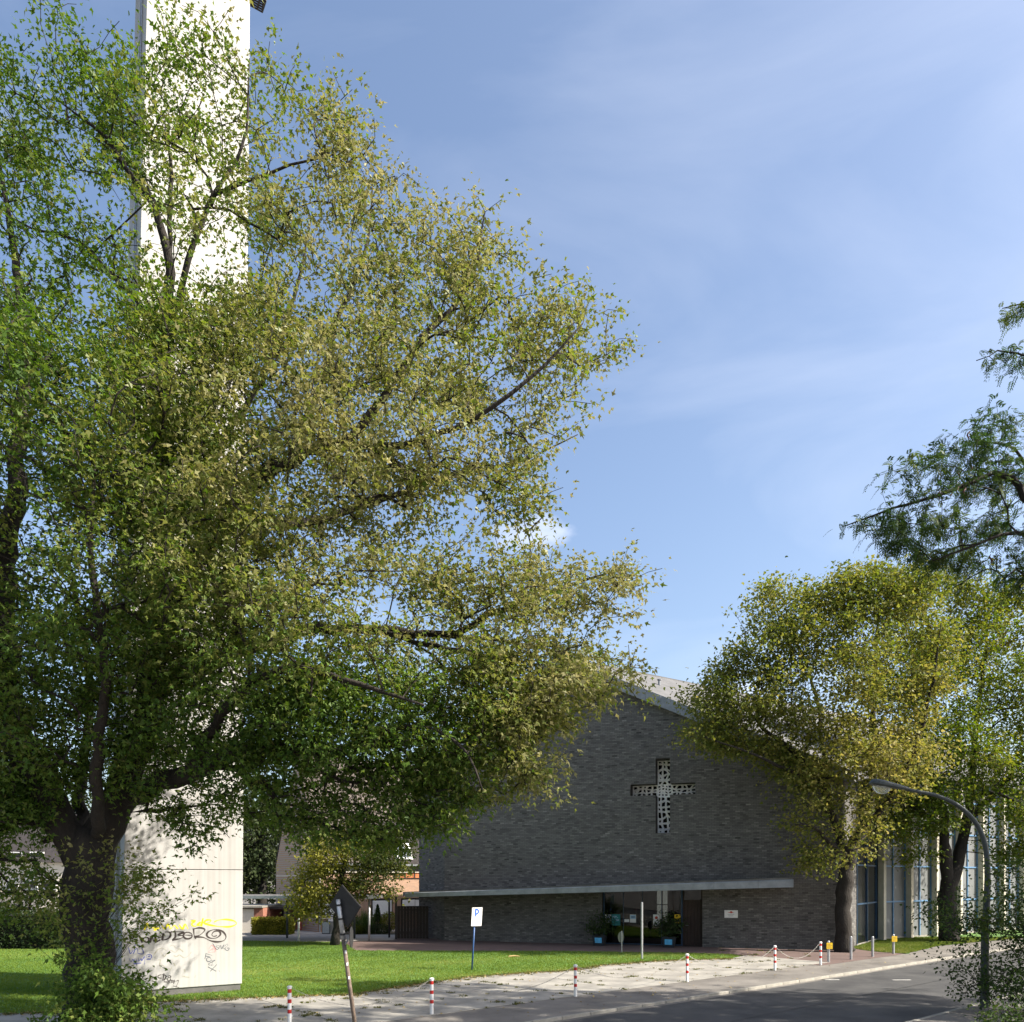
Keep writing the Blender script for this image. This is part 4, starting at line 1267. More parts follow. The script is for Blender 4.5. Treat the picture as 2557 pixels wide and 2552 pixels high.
xa1, za1 = fpx(1555, 1722); xa2, za2 = fpx(1907, 1862)
VS = (za1 - za2) / (xa2 - xa1)                     # slope of the gable
XA = fpx(1392)[0]
ZA = za1 + VS * (xa1 - XA)
def top_z(x):
    return ZA - VS * (x - XA) if x >= XA else ZA - .75 * (XA - x)
EX0, EX1, EZ = fpx(1503)[0], fpx(1754)[0], 2.95
CV0, CV1, CH0, CH1 = fpx(1637)[0], fpx(1673)[0], fpx(1574)[0], fpx(1736)[0]
CZ0, CZ1, CB0, CB1 = fpx(1655, 2080)[1], fpx(1655, 1894)[1], fpx(1655, 1985)[1], fpx(1655, 1956)[1]
WT = 1.35
xs = sorted([XL, EX0, EX1, XR, XA, CH0, CV0, CV1, CH1])
mb = MB()
def holes_at(x):
    h = []
    if EX0 < x < EX1:
        h.append((0, EZ))
    if CV0 < x < CV1:
        h.append((CZ0, CZ1))
    elif CH0 < x < CH1:
        h.append((CB0, CB1))
    return h
for a, c in zip(xs[:-1], xs[1:]):
    if c - a < 1e-6:
        continue
    z = -0.1
    for (h0, h1) in holes_at((a + c) / 2):
        if h0 > z:
            mb.hexa([(a, YF, z), (c, YF, z), (c, YF + WT, z), (a, YF + WT, z)], [(a, YF, h0), (c, YF, h0), (c, YF + WT, h0), (a, YF + WT, h0)])
        z = h1
    mb.hexa([(a, YF, z), (c, YF, z), (c, YF + WT, z), (a, YF + WT, z)], [(a, YF, top_z(a)), (c, YF, top_z(c)), (c, YF + WT, top_z(c)), (a, YF + WT, top_z(a))])
fw = mb.build('front_wall', M['mortar'], church)

M['grey_brick'] = attr_mat('dark_grey_brick', [(0, (.052, .050, .047)), (.35, (.108, .103, .097)), (.7, (.155, .148, .138)), (1, (.24, .23, .212))], noise=.3, bump=.05)
def bricks(name, p0, d, length, zfun, holes, parent, seed, z0=0.0, sl=.25, sh=.0815, out=.005):
    """running-bond courses standing proud of the mortar bed, one face set per brick"""
    r = np.random.default_rng(seed)
    d = np.array([d[0], d[1], 0.0]); nrm = np.array([d[1], -d[0], 0.0])
    A = []
    row = 0
    zmax = max(zfun(x) for x in np.linspace(0, length, 40))
    z = z0
    while z < zmax:
        x = -(row % 2) * sl / 2
        while x < length:
            a, c = max(x, 0), min(x + sl - .012, length)
            x += sl
            if c - a < .03:
                continue
            mid = (a + c) / 2
            if z + sh > zfun(mid):
                continue
            segs = [(a, c)]
            for (hx0, hx1, hz0, hz1) in holes:
                if z + sh * .5 > hz0 and z + sh * .5 < hz1:
                    ns = []
                    for (p, q_) in segs:
                        if q_ <= hx0 or p >= hx1:
                            ns.append((p, q_)); continue
                        if p < hx0 - .02:
                            ns.append((p, hx0))
                        if q_ > hx1 + .02:
                            ns.append((hx1, q_))
                    segs = ns
            for (p, q_) in segs:
                A.append((p, q_, z + .006, z + sh - .006))
        z += sh; row += 1
    A = np.array(A)
    n = len(A)
    o = np.array([p0[0], p0[1], 0.0])
    dep = out + r.uniform(-.002, .002, n)
    def pt(x, z, dd):
        return o + x[:, None] * d + dd[:, None] * nrm + z[:, None] * np.array([0, 0, 1.0])
    zero = np.full(n, -.002)
    tl = r.normal(0, .001, n)
    V = np.stack([pt(A[:, 0], A[:, 2], dep), pt(A[:, 1], A[:, 2], dep + tl), pt(A[:, 1], A[:, 3], dep + tl), pt(A[:, 0], A[:, 3], dep),
                  pt(A[:, 0], A[:, 2], zero), pt(A[:, 1], A[:, 2], zero), pt(A[:, 1], A[:, 3], zero), pt(A[:, 0], A[:, 3], zero)], 1).reshape(-1, 3)
    b0 = (np.arange(n) * 8)[:, None]
    Fq = np.concatenate([b0 + np.array([f]) for f in ((0, 1, 2, 3), (4, 5, 1, 0), (5, 6, 2, 1), (6, 7, 3, 2), (7, 4, 0, 3))], 0)
    tn = np.tile(np.clip(r.normal(.48, .16, n), 0, 1), 5)
    return stuff(quad_mesh(name, V, Fq, M['grey_brick'], parent, tn))
bricks('brick_courses', (XL, YF), (1, 0), XR - XL, lambda x: top_z(x + XL) - .05,
       [(EX0 - XL, EX1 - XL, -1, EZ), (CV0 - XL, CV1 - XL, CZ0, CZ1), (CH0 - XL, CH1 - XL, CB0, CB1)], fw, 61)
# left return wall
A_ = WL((-5.48, 47.2)); B_ = np.array([XL, YF])
ad = (B_ - A_); al = np.linalg.norm(ad); ad /= al
mb = MB()
nb_ = np.array([-ad[1], ad[0]])
ht_l = top_z(XL) - .2
mb.hexa([(*A_, -.1), (*B_, -.1), (*(B_ + nb_ * .4), -.1), (*(A_ + nb_ * .4), -.1)], [(*A_, ht_l), (*B_, ht_l + .15), (*(B_ + nb_ * .4), ht_l + .15), (*(A_ + nb_ * .4), ht_l)])
rw = mb.build('return_wall', M['mortar'], church)
bricks('brick_courses', A_, ad, al - .004, lambda x: ht_l - .02, [], rw, 62)
# plan points in the front's frame
LEN = 34.0
dxl = np.array([DX @ FE, DX @ FI]); dxl /= np.linalg.norm(dxl)
nrl = np.array([dxl[1], -dxl[0]])                  # outward, to the right of the nave
C_ = np.array([XR, YF])
S0 = WL((19.95, 43.86))                            # where the glazed side wall begins
Ap = np.array([XA, YF])
Aend, Send, Apend = A_ + dxl * LEN, S0 + dxl * 30, Ap + dxl * LEN
rs_ = (ZA - top_z(XR)) / ((C_ - Ap) @ nrl)         # fall of the roof away from the ridge
def roof_z(p):
    return ZA - rs_ * ((np.asarray(p)[:2] - Ap) @ nrl)
mb = MB()
nl_ = nrl
mb.hexa([(*A_, -.1), (*(A_ + nl_ * .4), -.1), (*(Aend + nl_ * .4), -.1), (*Aend, -.1)], [(*A_, ht_l), (*(A_ + nl_ * .4), ht_l), (*(Aend + nl_ * .4), ht_l), (*Aend, ht_l)])
mb.prism([(*Aend, -.1), (*Send, -.1), (*Send, roof_z(Send) - .1), (*Apend, ZA - .15), (*Aend, ht_l)], (*(dxl * .4), 0))
mb.build('rear_wall', M['mortar'], church)
# roof slabs
ov = 0.28
mb = MB()
rp = [Ap + np.array([0, -ov]), C_ + np.array([.45, -ov]), S0 + nrl * .75 + dxl * .4, Send + nrl * .75, Apend]
mb.prism([(*p, roof_z(p) + .02) for p in rp], (0, 0, .38))
roof = mb.build('roof', M['roof_felt'], church)
mb = MB()
lpz = ht_l + .1
rp2 = [(*(Ap + np.array([0, -ov])), ZA), (*(B_ + np.array([0, -ov])), top_z(XL)), (*(A_ + np.array([-.3, 0])), lpz), (*Aend, lpz), (*Apend, ZA)]
mb.prism([(p[0], p[1], p[2] + .03) for p in rp2], (0, 0, .36))
mb.build('roof', M['roof_felt'], church)
# metal edge panels along the front verge
k = 0
a = XA
while a < XR + .40:
    c = min(a + .78, XR + .45)
    mb = MB()
    j = random.uniform(-.006, .006)
    y0 = YF - ov - .045 + j
    za, zc = ZA - VS * (a + .008 - XA), ZA - VS * (c - .008 - XA)
    mb.hexa([(a + .008, y0, za - .16), (c - .008, y0, zc - .16), (c - .008, y0 + .04, zc - .16), (a + .008, y0 + .04, za - .16)],
            [(a + .008, y0, za + .43), (c - .008, y0, zc + .43), (c - .008, y0 + .04, zc + .43), (a + .008, y0 + .04, za + .43)])
    mb.build('fascia_panel', M['zinc'], roof)
    a = c
mb = MB()
mb.hexa([(XL, YF - ov - .04, top_z(XL) - .15), (XA - .01, YF - ov - .04, ZA - .15), (XA - .01, YF - ov, ZA - .15), (XL, YF - ov, top_z(XL) - .15)], [(XL, YF - ov - .04, top_z(XL) + .45), (XA - .01, YF - ov - .04, ZA + .44), (XA - .01, YF - ov, ZA + .44), (XL, YF - ov, top_z(XL) + .45)])
mb.build('fascia_panel', M['zinc'], roof)
mb = MB()
zz_ = top_z(XR + .4)
mb.hexa([(XA, YF - ov, ZA - .13), (XR + .4, YF - ov, zz_ - .13), (XR + .4, YF + .02, zz_ - .13), (XA, YF + .02, ZA - .13)],
        [(XA, YF - ov, ZA - .05), (XR + .4, YF - ov, zz_ - .05), (XR + .4, YF + .02, zz_ - .05), (XA, YF + .02, ZA - .05)])
mb.build('soffit', M['zinc'], roof)
pv_ = Ap + dxl * 5.5 + nrl * 2.0
MB().lathe([(.07, 0), (.07, .28), (.12, .29), (.12, .34), (.02, .38)], (pv_[0], pv_[1], roof_z(pv_) + .38), 8).build('roof_vent', M['zinc'], roof)

# cross window: white web of cast stone in front of dark glass
MB().box((CH0 - .05, YF + 1.27, CZ0 - .05), (CH1 + .05, YF + 1.33, CZ1 + .05)).build('cross_glass', M['dark_glass'], church)
rx = np.random.default_rng(77)
web = MB()
def web_panel(x0, x1, z0, z1, nx, nz, th):
    gx = np.linspace(x0, x1, nx + 1); gz = np.linspace(z0, z1, nz + 1)
    cell = np.array([(x1 - x0) / nx, (z1 - z0) / nz])
    Gp = np.zeros((nx + 1, nz + 1, 2))
    for i in range(nx + 1):
        for j in range(nz + 1):
            p = np.array([gx[i], gz[j]])
            jit = rx.uniform(-.36, .36, 2) * cell
            if i in (0, nx): jit[0] = 0
            if j in (0, nz): jit[1] = 0
            Gp[i, j] = p + jit
    yf, yb = YF + .75, YF + .90
    for i in range(nx):
        for j in range(nz):
            q = [Gp[i, j], Gp[i + 1, j], Gp[i + 1, j + 1], Gp[i, j + 1]]
            cc = sum(q) / 4
            if rx.uniform() < .06:
                inn = [cc + (p - cc) * .25 for p in q]
            else:
                inn = []
                for p in q:
                    v = cc - p; L = np.linalg.norm(v)
                    inn.append(p + v * min(.62, th * rx.uniform(.75, 1.3) * 1.5 / L))
            vs = [(p[0], yf, p[1]) for p in q] + [(p[0], yf, p[1]) for p in inn] + [(p[0], yb, p[1]) for p in inn]
            fs = []
            for k in range(4):
                k2 = (k + 1) % 4
                fs += [(k, k2, 4 + k2, 4 + k), (4 + k, 4 + k2, 8 + k2, 8 + k)]
            web.add(vs, fs)
web_panel(CV0 + .004, CV1 - .004, CZ0 + .004, CB0, 3, 7, .045)
web_panel(CV0 + .004, CV1 - .004, CB0, CB1, 4, 4, .036)
web_panel(CV0 + .004, CV1 - .004, CB1, CZ1 - .004, 3, 5, .045)
web_panel(CH0 + .004, CV0, CB0 + .004, CB1 - .004, 5, 3, .040)
web_panel(CV1, CH1 - .004, CB0 + .004, CB1 - .004, 5, 3, .040)
web.build('cross_tracery', M['white_plaster'], church)

# entrance glazing
YG = YF + .30
gx0, gx1 = EX0 + .02, fpx(1703)[0]
def glass_mat():
    m = bpy.data.materials.new('entrance_glass'); m.use_nodes = True
    n, l = m.node_tree.nodes, m.node_tree.links
    n.clear()
    o = n.new('ShaderNodeOutputMaterial'); t = n.new('ShaderNodeBsdfTransparent'); g = n.new('ShaderNodeBsdfGlossy')
    t.inputs[0].default_value = (.50, .53, .53, 1); g.inputs['Roughness'].default_value = .02
    f = n.new('ShaderNodeFresnel'); f.inputs['IOR'].default_value = 1.5
    a = n.new('ShaderNodeMath'); a.operation = 'MULTIPLY_ADD'; a.inputs[1].default_value = 1.0; a.inputs[2].default_value = .0
    l.new(f.outputs[0], a.inputs[0])
    mx = n.new('ShaderNodeMixShader'); l.new(a.outputs[0], mx.inputs[0]); l.new(t.outputs[0], mx.inputs[1]); l.new(g.outputs[0], mx.inputs[2])
    l.new(mx.outputs[0], o.inputs['Surface'])
    return m
M['entrance_glass'] = glass_mat()
glz = MB()
for (a, c) in ((gx0, gx0 + .07), (gx1 - .07, gx1)):
    glz.box((a, YG - .06, 0), (c, YG + .06, EZ))
glz.box((gx0 + .07, YG - .06, EZ - .09), (gx1 - .07, YG + .06, EZ))
glz.box((gx0 + .07, YG - .05, 0), (gx1 - .07, YG + .05, .06))
frame = glz.build('entrance_frame', M['dark_blue_frame'], church)
bars = list(np.linspace(gx0 + .07, gx1 - .07, 5))
for i in range(4):
    a, c = bars[i], bars[i + 1]
    MB().box((a + .015, YG - .006, .07), (c - .015, YG + .006, EZ - .1)).build('pane', M['entrance_glass'], frame)
    if i:
        MB().box((a - .014, YG - .03, .06), (a + .014, YG + .03, EZ - .09)).build('mullion', M['dark_blue_frame'], frame)
# vestibule behind the glass
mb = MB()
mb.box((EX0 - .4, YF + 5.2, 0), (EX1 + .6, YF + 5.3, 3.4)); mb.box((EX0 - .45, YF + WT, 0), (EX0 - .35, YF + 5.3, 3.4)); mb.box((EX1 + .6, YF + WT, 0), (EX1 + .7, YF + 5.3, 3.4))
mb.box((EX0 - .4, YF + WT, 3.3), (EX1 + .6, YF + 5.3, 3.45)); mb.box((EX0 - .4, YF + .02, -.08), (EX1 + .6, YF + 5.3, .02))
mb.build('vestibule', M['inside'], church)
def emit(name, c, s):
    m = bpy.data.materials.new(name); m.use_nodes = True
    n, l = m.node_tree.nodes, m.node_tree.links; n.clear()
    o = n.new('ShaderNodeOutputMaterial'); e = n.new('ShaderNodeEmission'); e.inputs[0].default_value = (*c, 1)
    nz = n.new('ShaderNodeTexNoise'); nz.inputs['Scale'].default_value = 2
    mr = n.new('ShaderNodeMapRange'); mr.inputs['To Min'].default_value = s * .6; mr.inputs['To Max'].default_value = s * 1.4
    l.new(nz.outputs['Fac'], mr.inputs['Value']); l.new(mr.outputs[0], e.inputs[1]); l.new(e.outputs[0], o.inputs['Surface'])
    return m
M['glow_pane'] = emit('glowing_inner_pane', (.95, .92, .82), .16)  # panes glow by themselves, in place of daylight through a far window
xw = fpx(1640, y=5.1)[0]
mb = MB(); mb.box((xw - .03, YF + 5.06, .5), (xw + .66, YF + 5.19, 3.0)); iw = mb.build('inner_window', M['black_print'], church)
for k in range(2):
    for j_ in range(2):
        MB().box((xw + .02 + k * .33, YF + 5.045, .95 + j_ * 1.0), (xw + .28 + k * .33, YF + 5.058, 1.9 + j_ * 1.0)).build('pane', M['glow_pane'], iw)
# wooden door right of the glazing
dx0, dx1 = gx1 + .02, EX1 - .01
mb = MB(); mb.box((dx0, YG - .05, 2.25), (dx1, YG + .05, 2.33)); mb.box((dx0, YG - .05, EZ - .08), (dx1, YG + .05, EZ)); mb.box((dx1 - .07, YG - .05, 0), (dx1, YG + .05, EZ)); mb.box((dx0, YG - .05, 0), (dx0 + .05, YG + .05, EZ))
door = mb.build('door', M['brown_wood'], church)
n_pl = 5
for k in range(n_pl):
    w = (dx1 - dx0 - .14) / n_pl
    MB().box((dx0 + .06 + k * w + .004, YG - .03, .03), (dx0 + .06 + (k + 1) * w - .004, YG + .02, 2.24)).build('plank', M['brown_wood'], door)
MB().box((dx0 + .06, YG - .005, 2.34), (dx1 - .08, YG + .005, EZ - .09)).build('fanlight', M['entrance_glass'], door)
MB().tube([(dx0 + .14, YG - .03, 1.05), (dx0 + .14, YG - .09, 1.05), (dx0 + .28, YG - .09, 1.05)], .012, 6).build('handle', M['galv'], door)

# canopy over the whole entrance side
CPY = -2.1
c0x, lb = fpx(1012, 2239, CPY); _, lt = fpx(1012, 2227, CPY)
c1x, rb = fpx(1980, 2214, CPY); _, rt = fpx(1980, 2191, CPY)
def zlow(x):
    return lb + (rb - lb) * (x - c0x) / (c1x - c0x)
def thick_at(x):
    return (lt - lb) + ((rt - rb) - (lt - lb)) * (x - c0x) / (c1x - c0x)
poly_b = [(c0x, CPY), (c1x, CPY), (c1x, -.015), (-.01, -.015), (A_[0] - .03, A_[1] - .03), (A_[0] - .9, A_[1] - .3), (c0x - .1, .3)]
n6 = len(poly_b)
mb = MB()
mb.add([(p[0], p[1], zlow(p[0])) for p in poly_b] + [(p[0], p[1], zlow(p[0]) + thick_at(p[0])) for p in poly_b],
       [tuple(range(n6)), tuple(range(2 * n6 - 1, n6 - 1, -1))] + [(i, (i + 1) % n6, (i + 1) % n6 + n6, i + n6) for i in range(n6)])
can = mb.build('canopy', M['plinth'], church)
s = c0x
while s < c1x - .05:
    e = min(s + 2.0, c1x)
    a, c = s + .006, e - .006
    MB().hexa([(a, CPY - .03, zlow(a) - .03), (c, CPY - .03, zlow(c) - .03), (c, CPY - .004, zlow(c) - .03), (a, CPY - .004, zlow(a) - .03)],
              [(a, CPY - .03, zlow(a) + thick_at(a) * .70), (c, CPY - .03, zlow(c) + thick_at(c) * .70), (c, CPY - .004, zlow(c) + thick_at(c) * .80), (a, CPY - .004, zlow(a) + thick_at(a) * .80)]).build('fascia_panel', M['zinc'], can)
    s = e
MB().box((c1x + .004, CPY, rb - .02), (c1x + .03, -.02, rb + .33)).build('fascia_panel', M['zinc'], can)

# side wall with concrete fins and tall glazing
W3 = lambda t, o, z: np.array([*(S0 + dxl * t + nrl * o), z])
wall_h = 9.3
def wbox(t0, t1, o0, o1, z0, z1):
    mbx = MB()
    mbx.hexa([W3(t0, o0, z0), W3(t1, o0, z0), W3(t1, o1, z0), W3(t0, o1, z0)], [W3(t0, o0, z1), W3(t1, o0, z1), W3(t1, o1, z1), W3(t0, o1, z1)])
    return mbx
# bay running back from the front corner, tree shade put into its dark glass
sv_ = S0 - C_; sl_n = np.linalg.norm(sv_); sv_ /= sl_n; sn2 = np.array([sv_[1], -sv_[0]])
def kbox(t0, t1, o0, o1, z0, z1):
    q = lambda t, o, z: np.array([*(C_ + sv_ * t + sn2 * o), z])
    return MB().hexa([q(t0, o0, z0), q(t1, o0, z0), q(t1, o1, z0), q(t0, o1, z0)], [q(t0, o0, z1), q(t1, o0, z1), q(t1, o1, z1), q(t0, o1, z1)])
zt_c = top_z(XR) - .05
side = kbox(0.01, 2.6, -.35, 0, -.1, zt_c).build('side_wall', M['mortar'], church)
bricks('brick_courses', C_, sv_, 2.6, lambda x: zt_c, [], side, 63)
kbox(2.6, sl_n, -.35, .02, -.1, .12).build('side_plinth', M['kerb'], church)
kbox(2.6, sl_n, -.35, .02, 8.3, zt_c + .3).build('ring_beam', M['mortar'], church)
tmid = (2.6 + sl_n) / 2
fb = MB()
for (a, c) in ((2.6, 2.67), (tmid - .035, tmid + .035), (sl_n - .07, sl_n)):
    x = kbox(a, c, -.08, .05, .12, 8.3); fb.add(x.v, x.f)
for z in (2.12, 4.1, 6.08):
    for (a, c) in ((2.67, tmid - .035), (tmid + .035, sl_n - .07)):
        x = kbox(a, c, -.07, .04, z - .04, z + .04); fb.add(x.v, x.f)
wf = fb.build('window_frame', M['dark_blue_frame'], church)
for (z0, z1) in ((.12, 2.08), (2.16, 4.06), (4.14, 6.04), (6.12, 8.3)):
    for (a, c) in ((2.67, tmid - .035), (tmid + .035, sl_n - .07)):
        kbox(a, c, -.05, -.02, z0, z1).build('pane', M['dark_glass'], wf)
wbox(-.1, 30, -.35, .02, -.1, .12).build('side_plinth', M['kerb'], church)
wbox(-.1, 30, -.35, .05, wall_h, wall_h + .7).build('ring_beam', M['cream_concrete'], church)
fins = [.25 + 2.8 * k for k in range(10)]
for k, t in enumerate(fins):
    wbox(t - .12, t + .12, .021, .36, 0, wall_h).build('concrete_fin', M['cream_concrete'], church)
for k in range(8):
    t0, t1 = fins[k] + .13, fins[k + 1] - .13
    rows = [.12, 2.12, 4.10, 6.08, 8.06, wall_h]
    tm = (t0 + t1) / 2
    fb = wbox(t0, t0 + .07, -.08, .05, .121, wall_h)
    for (a, c) in ((t1 - .07, t1), (tm - .035, tm + .035)):
        x = wbox(a, c, -.08, .05, .122, wall_h - .001); fb.add(x.v, x.f)
    for z in rows[1:-1]:
        for (a, c) in ((t0 + .07, tm - .035), (tm + .035, t1 - .07)):
            x = wbox(a, c, -.078, .045, z - .04, z + .04); fb.add(x.v, x.f)
    wf = fb.build('window_frame', M['blue_frame'], church)
    for j_ in range(5):
        for (a, c) in ((t0 + .07, tm - .035), (tm + .035, t1 - .07)):
            wbox(a, c, -.05, -.02, rows[j_] + (.04 if j_ else .003), rows[j_ + 1] - (.04 if j_ < 4 else .002)).build('pane', M['frosted'], wf)
wbox(fins[8] + .13, 30, -.3, 0, .12, wall_h).build('side_wall', M['cream_concrete'], church)

# ------------------------------------------------------------------ things at the church front
YPo = YG - .008
def flat_card(mb, x0, x1, z0, z1, y, th=.004):
    return mb.box((x0, y - th, z0), (x1, y, z1))
def fx(u):
    return fpx(u, y=YPo)[0]
def fz(v):
    return fpx(1600, v, YPo)[1]
def poster(label, u0, u1, v0, v1, m, marks):
    t = local_thing('poster', label, 'poster', fx((u0 + u1) / 2), YPo, fz(v1), 'posters on the entrance glass')
    flat_card(MB(), fx(u0), fx(u1), fz(v1), fz(v0), YPo).build('sheet', m, t)
    for (a, c, d, e, mm) in marks:
        w, h = fx(u1) - fx(u0), fz(v0) - fz(v1)
        flat_card(MB(), fx(u0) + a * w, fx(u0) + c * w, fz(v1) + d * h, fz(v1) + e * h, YPo - .0045, .001).build('print', mm, t)
    return t
poster('white and lilac poster at the left end of the entrance glass', 1509, 1526, 2285, 2305, M['white_paint'], [(.35, .8, .1, .85, M['lilac'])])
poster('teal poster with pale lettering on the entrance glass', 1527, 1549, 2284, 2312, M['teal'], [(.12, .6, .78, .86, M['pale_blue']), (.12, .75, .66, .72, M['pale_blue']), (.5, .85, .42, .56, M['pale_blue'])])
poster('small blank white notice beside the teal poster', 1559, 1571, 2296, 2303, M['white_paint'], [])
poster('pale blue and white poster at the middle of the entrance glass', 1573, 1588, 2284, 2304, M['white_paint'], [(.05, .95, .45, .95, M['pale_blue']), (.2, .9, .62, .78, M['blue_frame'])])
pr = poster('white poster with a red disc on the entrance glass', 1631, 1647, 2283, 2311, M['white_paint'], [(.05, .35, .04, .14, M['black_print']), (.6, .95, .03, .10, M['black_print']), (.4, .6, .12, .2, M['black_print'])])
mb = MB(); xc, zc = fx(1639), fz(2291)
mb.add([(xc + .075 * math.cos(R(18 * k)), YPo - .0055, zc + .075 * math.sin(R(18 * k))) for k in range(20)], [tuple(range(20))]); mb.build('print', M['red_print'], pr)
poster('yellow poster at the right end of the entrance glass', 1684, 1699, 2282, 2303, M['yellow'], [(.55, .9, .1, .5, M['black_print']), (.1, .3, .08, .25, M['black_print'])])

px0, pz1 = fpx(1809, 2272.5); px1, pz0 = fpx(1842.5, 2292)
pl = local_thing('wall_plaque', 'white plaque with a red emblem on the brick right of the door', 'plaque', (px0 + px1) / 2, YF, pz0)
MB().box((px0, YF - .045, pz0), (px1, YF - .012, pz1)).build('plate', M['white_paint'], pl, bevel=.004)
w_, h_2 = px1 - px0, pz1 - pz0
mb = MB(); yy = YF - .048
mb.add([(px0 + w_ * a, yy, pz0 + h_2 * c) for a, c in ((.22, .72), (.40, .66), (.52, .60), (.60, .66), (.78, .64), (.62, .72), (.56, .84), (.46, .88), (.42, .76))], [tuple(range(9))]); mb.build('emblem', M['red_print'], pl)
for (a, c, z) in ((.24, .74, .44), (.30, .66, .22)):
    MB().box((px0 + w_ * a, yy, pz0 + h_2 * z), (px0 + w_ * c, YF - .044, pz0 + h_2 * (z + .06))).build('lettering', M['grey_print'], pl)

def planter(u, label, label2, seed):
    xl_, yl_ = fpx(u, y=-.75)[0], -.75
    t = local_thing('planter', label, 'planter', xl_, yl_, 0, 'planters at the entrance')
    x, y = xl_, yl_
    MB().hexa([(x - .26, y - .26, .01), (x + .26, y - .26, .01), (x + .26, y + .26, .01), (x - .26, y + .26, .01)], [(x - .33, y - .33, .52), (x + .33, y - .33, .52), (x + .33, y + .33, .52), (x - .33, y + .33, .52)]).build('tub', M['tub'], t, bevel=.02)
    MB().hexa([(x - .18, y - .302, .15), (x + .18, y - .302, .15), (x + .18, y - .295, .15), (x - .18, y - .295, .15)], [(x - .18, y - .338, .42), (x + .18, y - .338, .42), (x + .18, y - .328, .42), (x - .18, y - .328, .42)]).build('label', M['sky_blue'], t)
    r = np.random.default_rng(seed)
    x, y, _ = LWp(xl_, yl_)
    b_ = thing('potted_shrub', label2, 'shrub', (x, y, .5), 'shrubs in the entrance planters')
    c = unit(r.normal(0, 1, (110, 3))) * r.uniform(.3, 1, (110, 1)) ** .5 * np.array([.72, .55, .55]) + np.array([x, y, 1.12])
    lim = [[(x, y, .45, .04), (x, y, .8, .03), (x + .05, y, 1.2, .012)], [(x, y, .6, .025), (x - .25, y, 1.0, .015), (x - .4, y, 1.3, .008)], [(x, y, .6, .025), (x + .25, y - .1, 1.0, .015), (x + .4, y - .1, 1.3, .008)]]
    d = tree(b_, lim, c, M['bark2'], seed, twig=.003, name_trunk='stem')
    foliage('crown', b_, c, d, 12, .11, OVAL, M['shrub_leaf'], r, lambda C: .35 + .15 * wob(C, 3), spread=.12)
planter(1497, 'dark planter with a pale blue label left of the entrance glass', 'dark bushy shrub in the planter left of the entrance', 81)
planter(1671, 'dark planter with a pale blue label before the brown door', 'dark bushy shrub in the planter before the brown door', 82)

# left: dark timber screen and covered walkway
sy = 45.2
s0, s1 = (992 - CX) / F * sy, (1070 - CX) / F * sy
scr = thing('timber_screen', 'dark brown timber gate at the left corner under the canopy', 'gate', ((s0 + s1) / 2, sy, 0))
npk = 10
for k in range(npk):
    w = (s1 - s0) / npk
    MB().box((s0 + k * w + .006, sy - .03 + random.uniform(-.004, .004), .03), (s0 + (k + 1) * w - .006, sy + .02, 1.86)).build('plank', M['black_wood'], scr)
MB().box((s0 - .12, sy - .08, 0), (s0 - .01, sy + .08, 2.40)).build('post', M['dark_steel'], scr)
mb = MB(); mb.box((s0, sy + .025, .3), (s1, sy + .06, .4)); mb.build('rail', M['black_wood'], scr)
mb = MB(); mb.box((s0, sy + .025, 1.6), (s1, sy + .06, 1.7)); mb.build('rail', M['black_wood'], scr)

wk = thing('covered_walkway', 'low flat-roofed walkway on slim posts between tower and church', 'walkway', (-11, 44.5, 0))
mb = MB()
wkz0, wkz1 = 2.33, 2.40
wp = [(-24, 43.0), (-7.1, 43.0), (-7.1, 46.6), (-24, 46.6)]
mb.prism([(*p, wkz0 + .03) for p in wp], (0, 0, .13))
mb.build('roof', M['plinth'], wk)
s = -24.0
while s < -7.11:
    e = min(s + 2.5, -7.1)
    MB().box((s + .005, 42.962, wkz0), (e - .005, 42.998, wkz0 + .16)).build('fascia_panel', M['zinc'], wk)
    s = e
for (u, Y, m) in ((717, 45.8, 'lamp_grey'), (746, 43.3, 'white_paint'), (885, 45.6, 'lamp_grey'), (922, 43.3, 'galv'), (972, 46.2, 'dark_steel'), (560, 43.3, 'white_paint'), (530, 45.8, 'lamp_grey')):
    x = (u - CX) / F * Y
    MB().tube([(x, Y, 0), (x, Y, wkz0 + .03)], .06, 10).build('post', M[m], wk, smooth=True)

# ------------------------------------------------------------------ bollards, chains and posts
def bollard_at(x, y):
    """red and white barrier post"""
bol = [(723, 2560), (1078, 2533), (1437, 2488), (1716, 2451), (1935, 2423), (2049, 2410)]
blabels = ['red-white chain bollard left of the leaning sign post', 'red-white chain bollard right of the leaning sign post', 'third red-white bollard from the left, before the lawn edge',
           'red-white bollard at the lawn corner with slack chain both sides', 'second red-white bollard from the right end of the chain row', 'last red-white bollard, next to the yellow-plated grey post']
BH = .93
B0 = thing('chain_bollard', blabels[0], 'bollard', (0, 0, 0), 'red-white bollards along the pavement')
segs = [(.0, .28, 'white_paint'), (.28, .37, 'red_paint'), (.37, .52, 'white_paint'), (.52, .61, 'red_paint'), (.61, .76, 'white_paint'), (.76, .85, 'red_paint')]
for (a, c, m) in segs:
    MB().lathe([(.047, a), (.047, c)], (0, 0, 0), 14).build('red_band' if m == 'red_paint' else 'white_band', M[m], B0)
MB().lathe([(.049, .85), (.049, .88), (.062, .885), (.062, .905), (.05, .92), (.02, BH)], (0, 0, 0), 14).build('cap', M['white_paint'], B0, smooth=False)
mb = MB(); mb.tube([(.05 + .02 * math.cos(a), 0, .22 + .02 * math.sin(a)) for a in np.linspace(0, 6.28, 9)], .006, 5, False); mb.build('eyelet', M['white_paint'], B0)
bpos = []
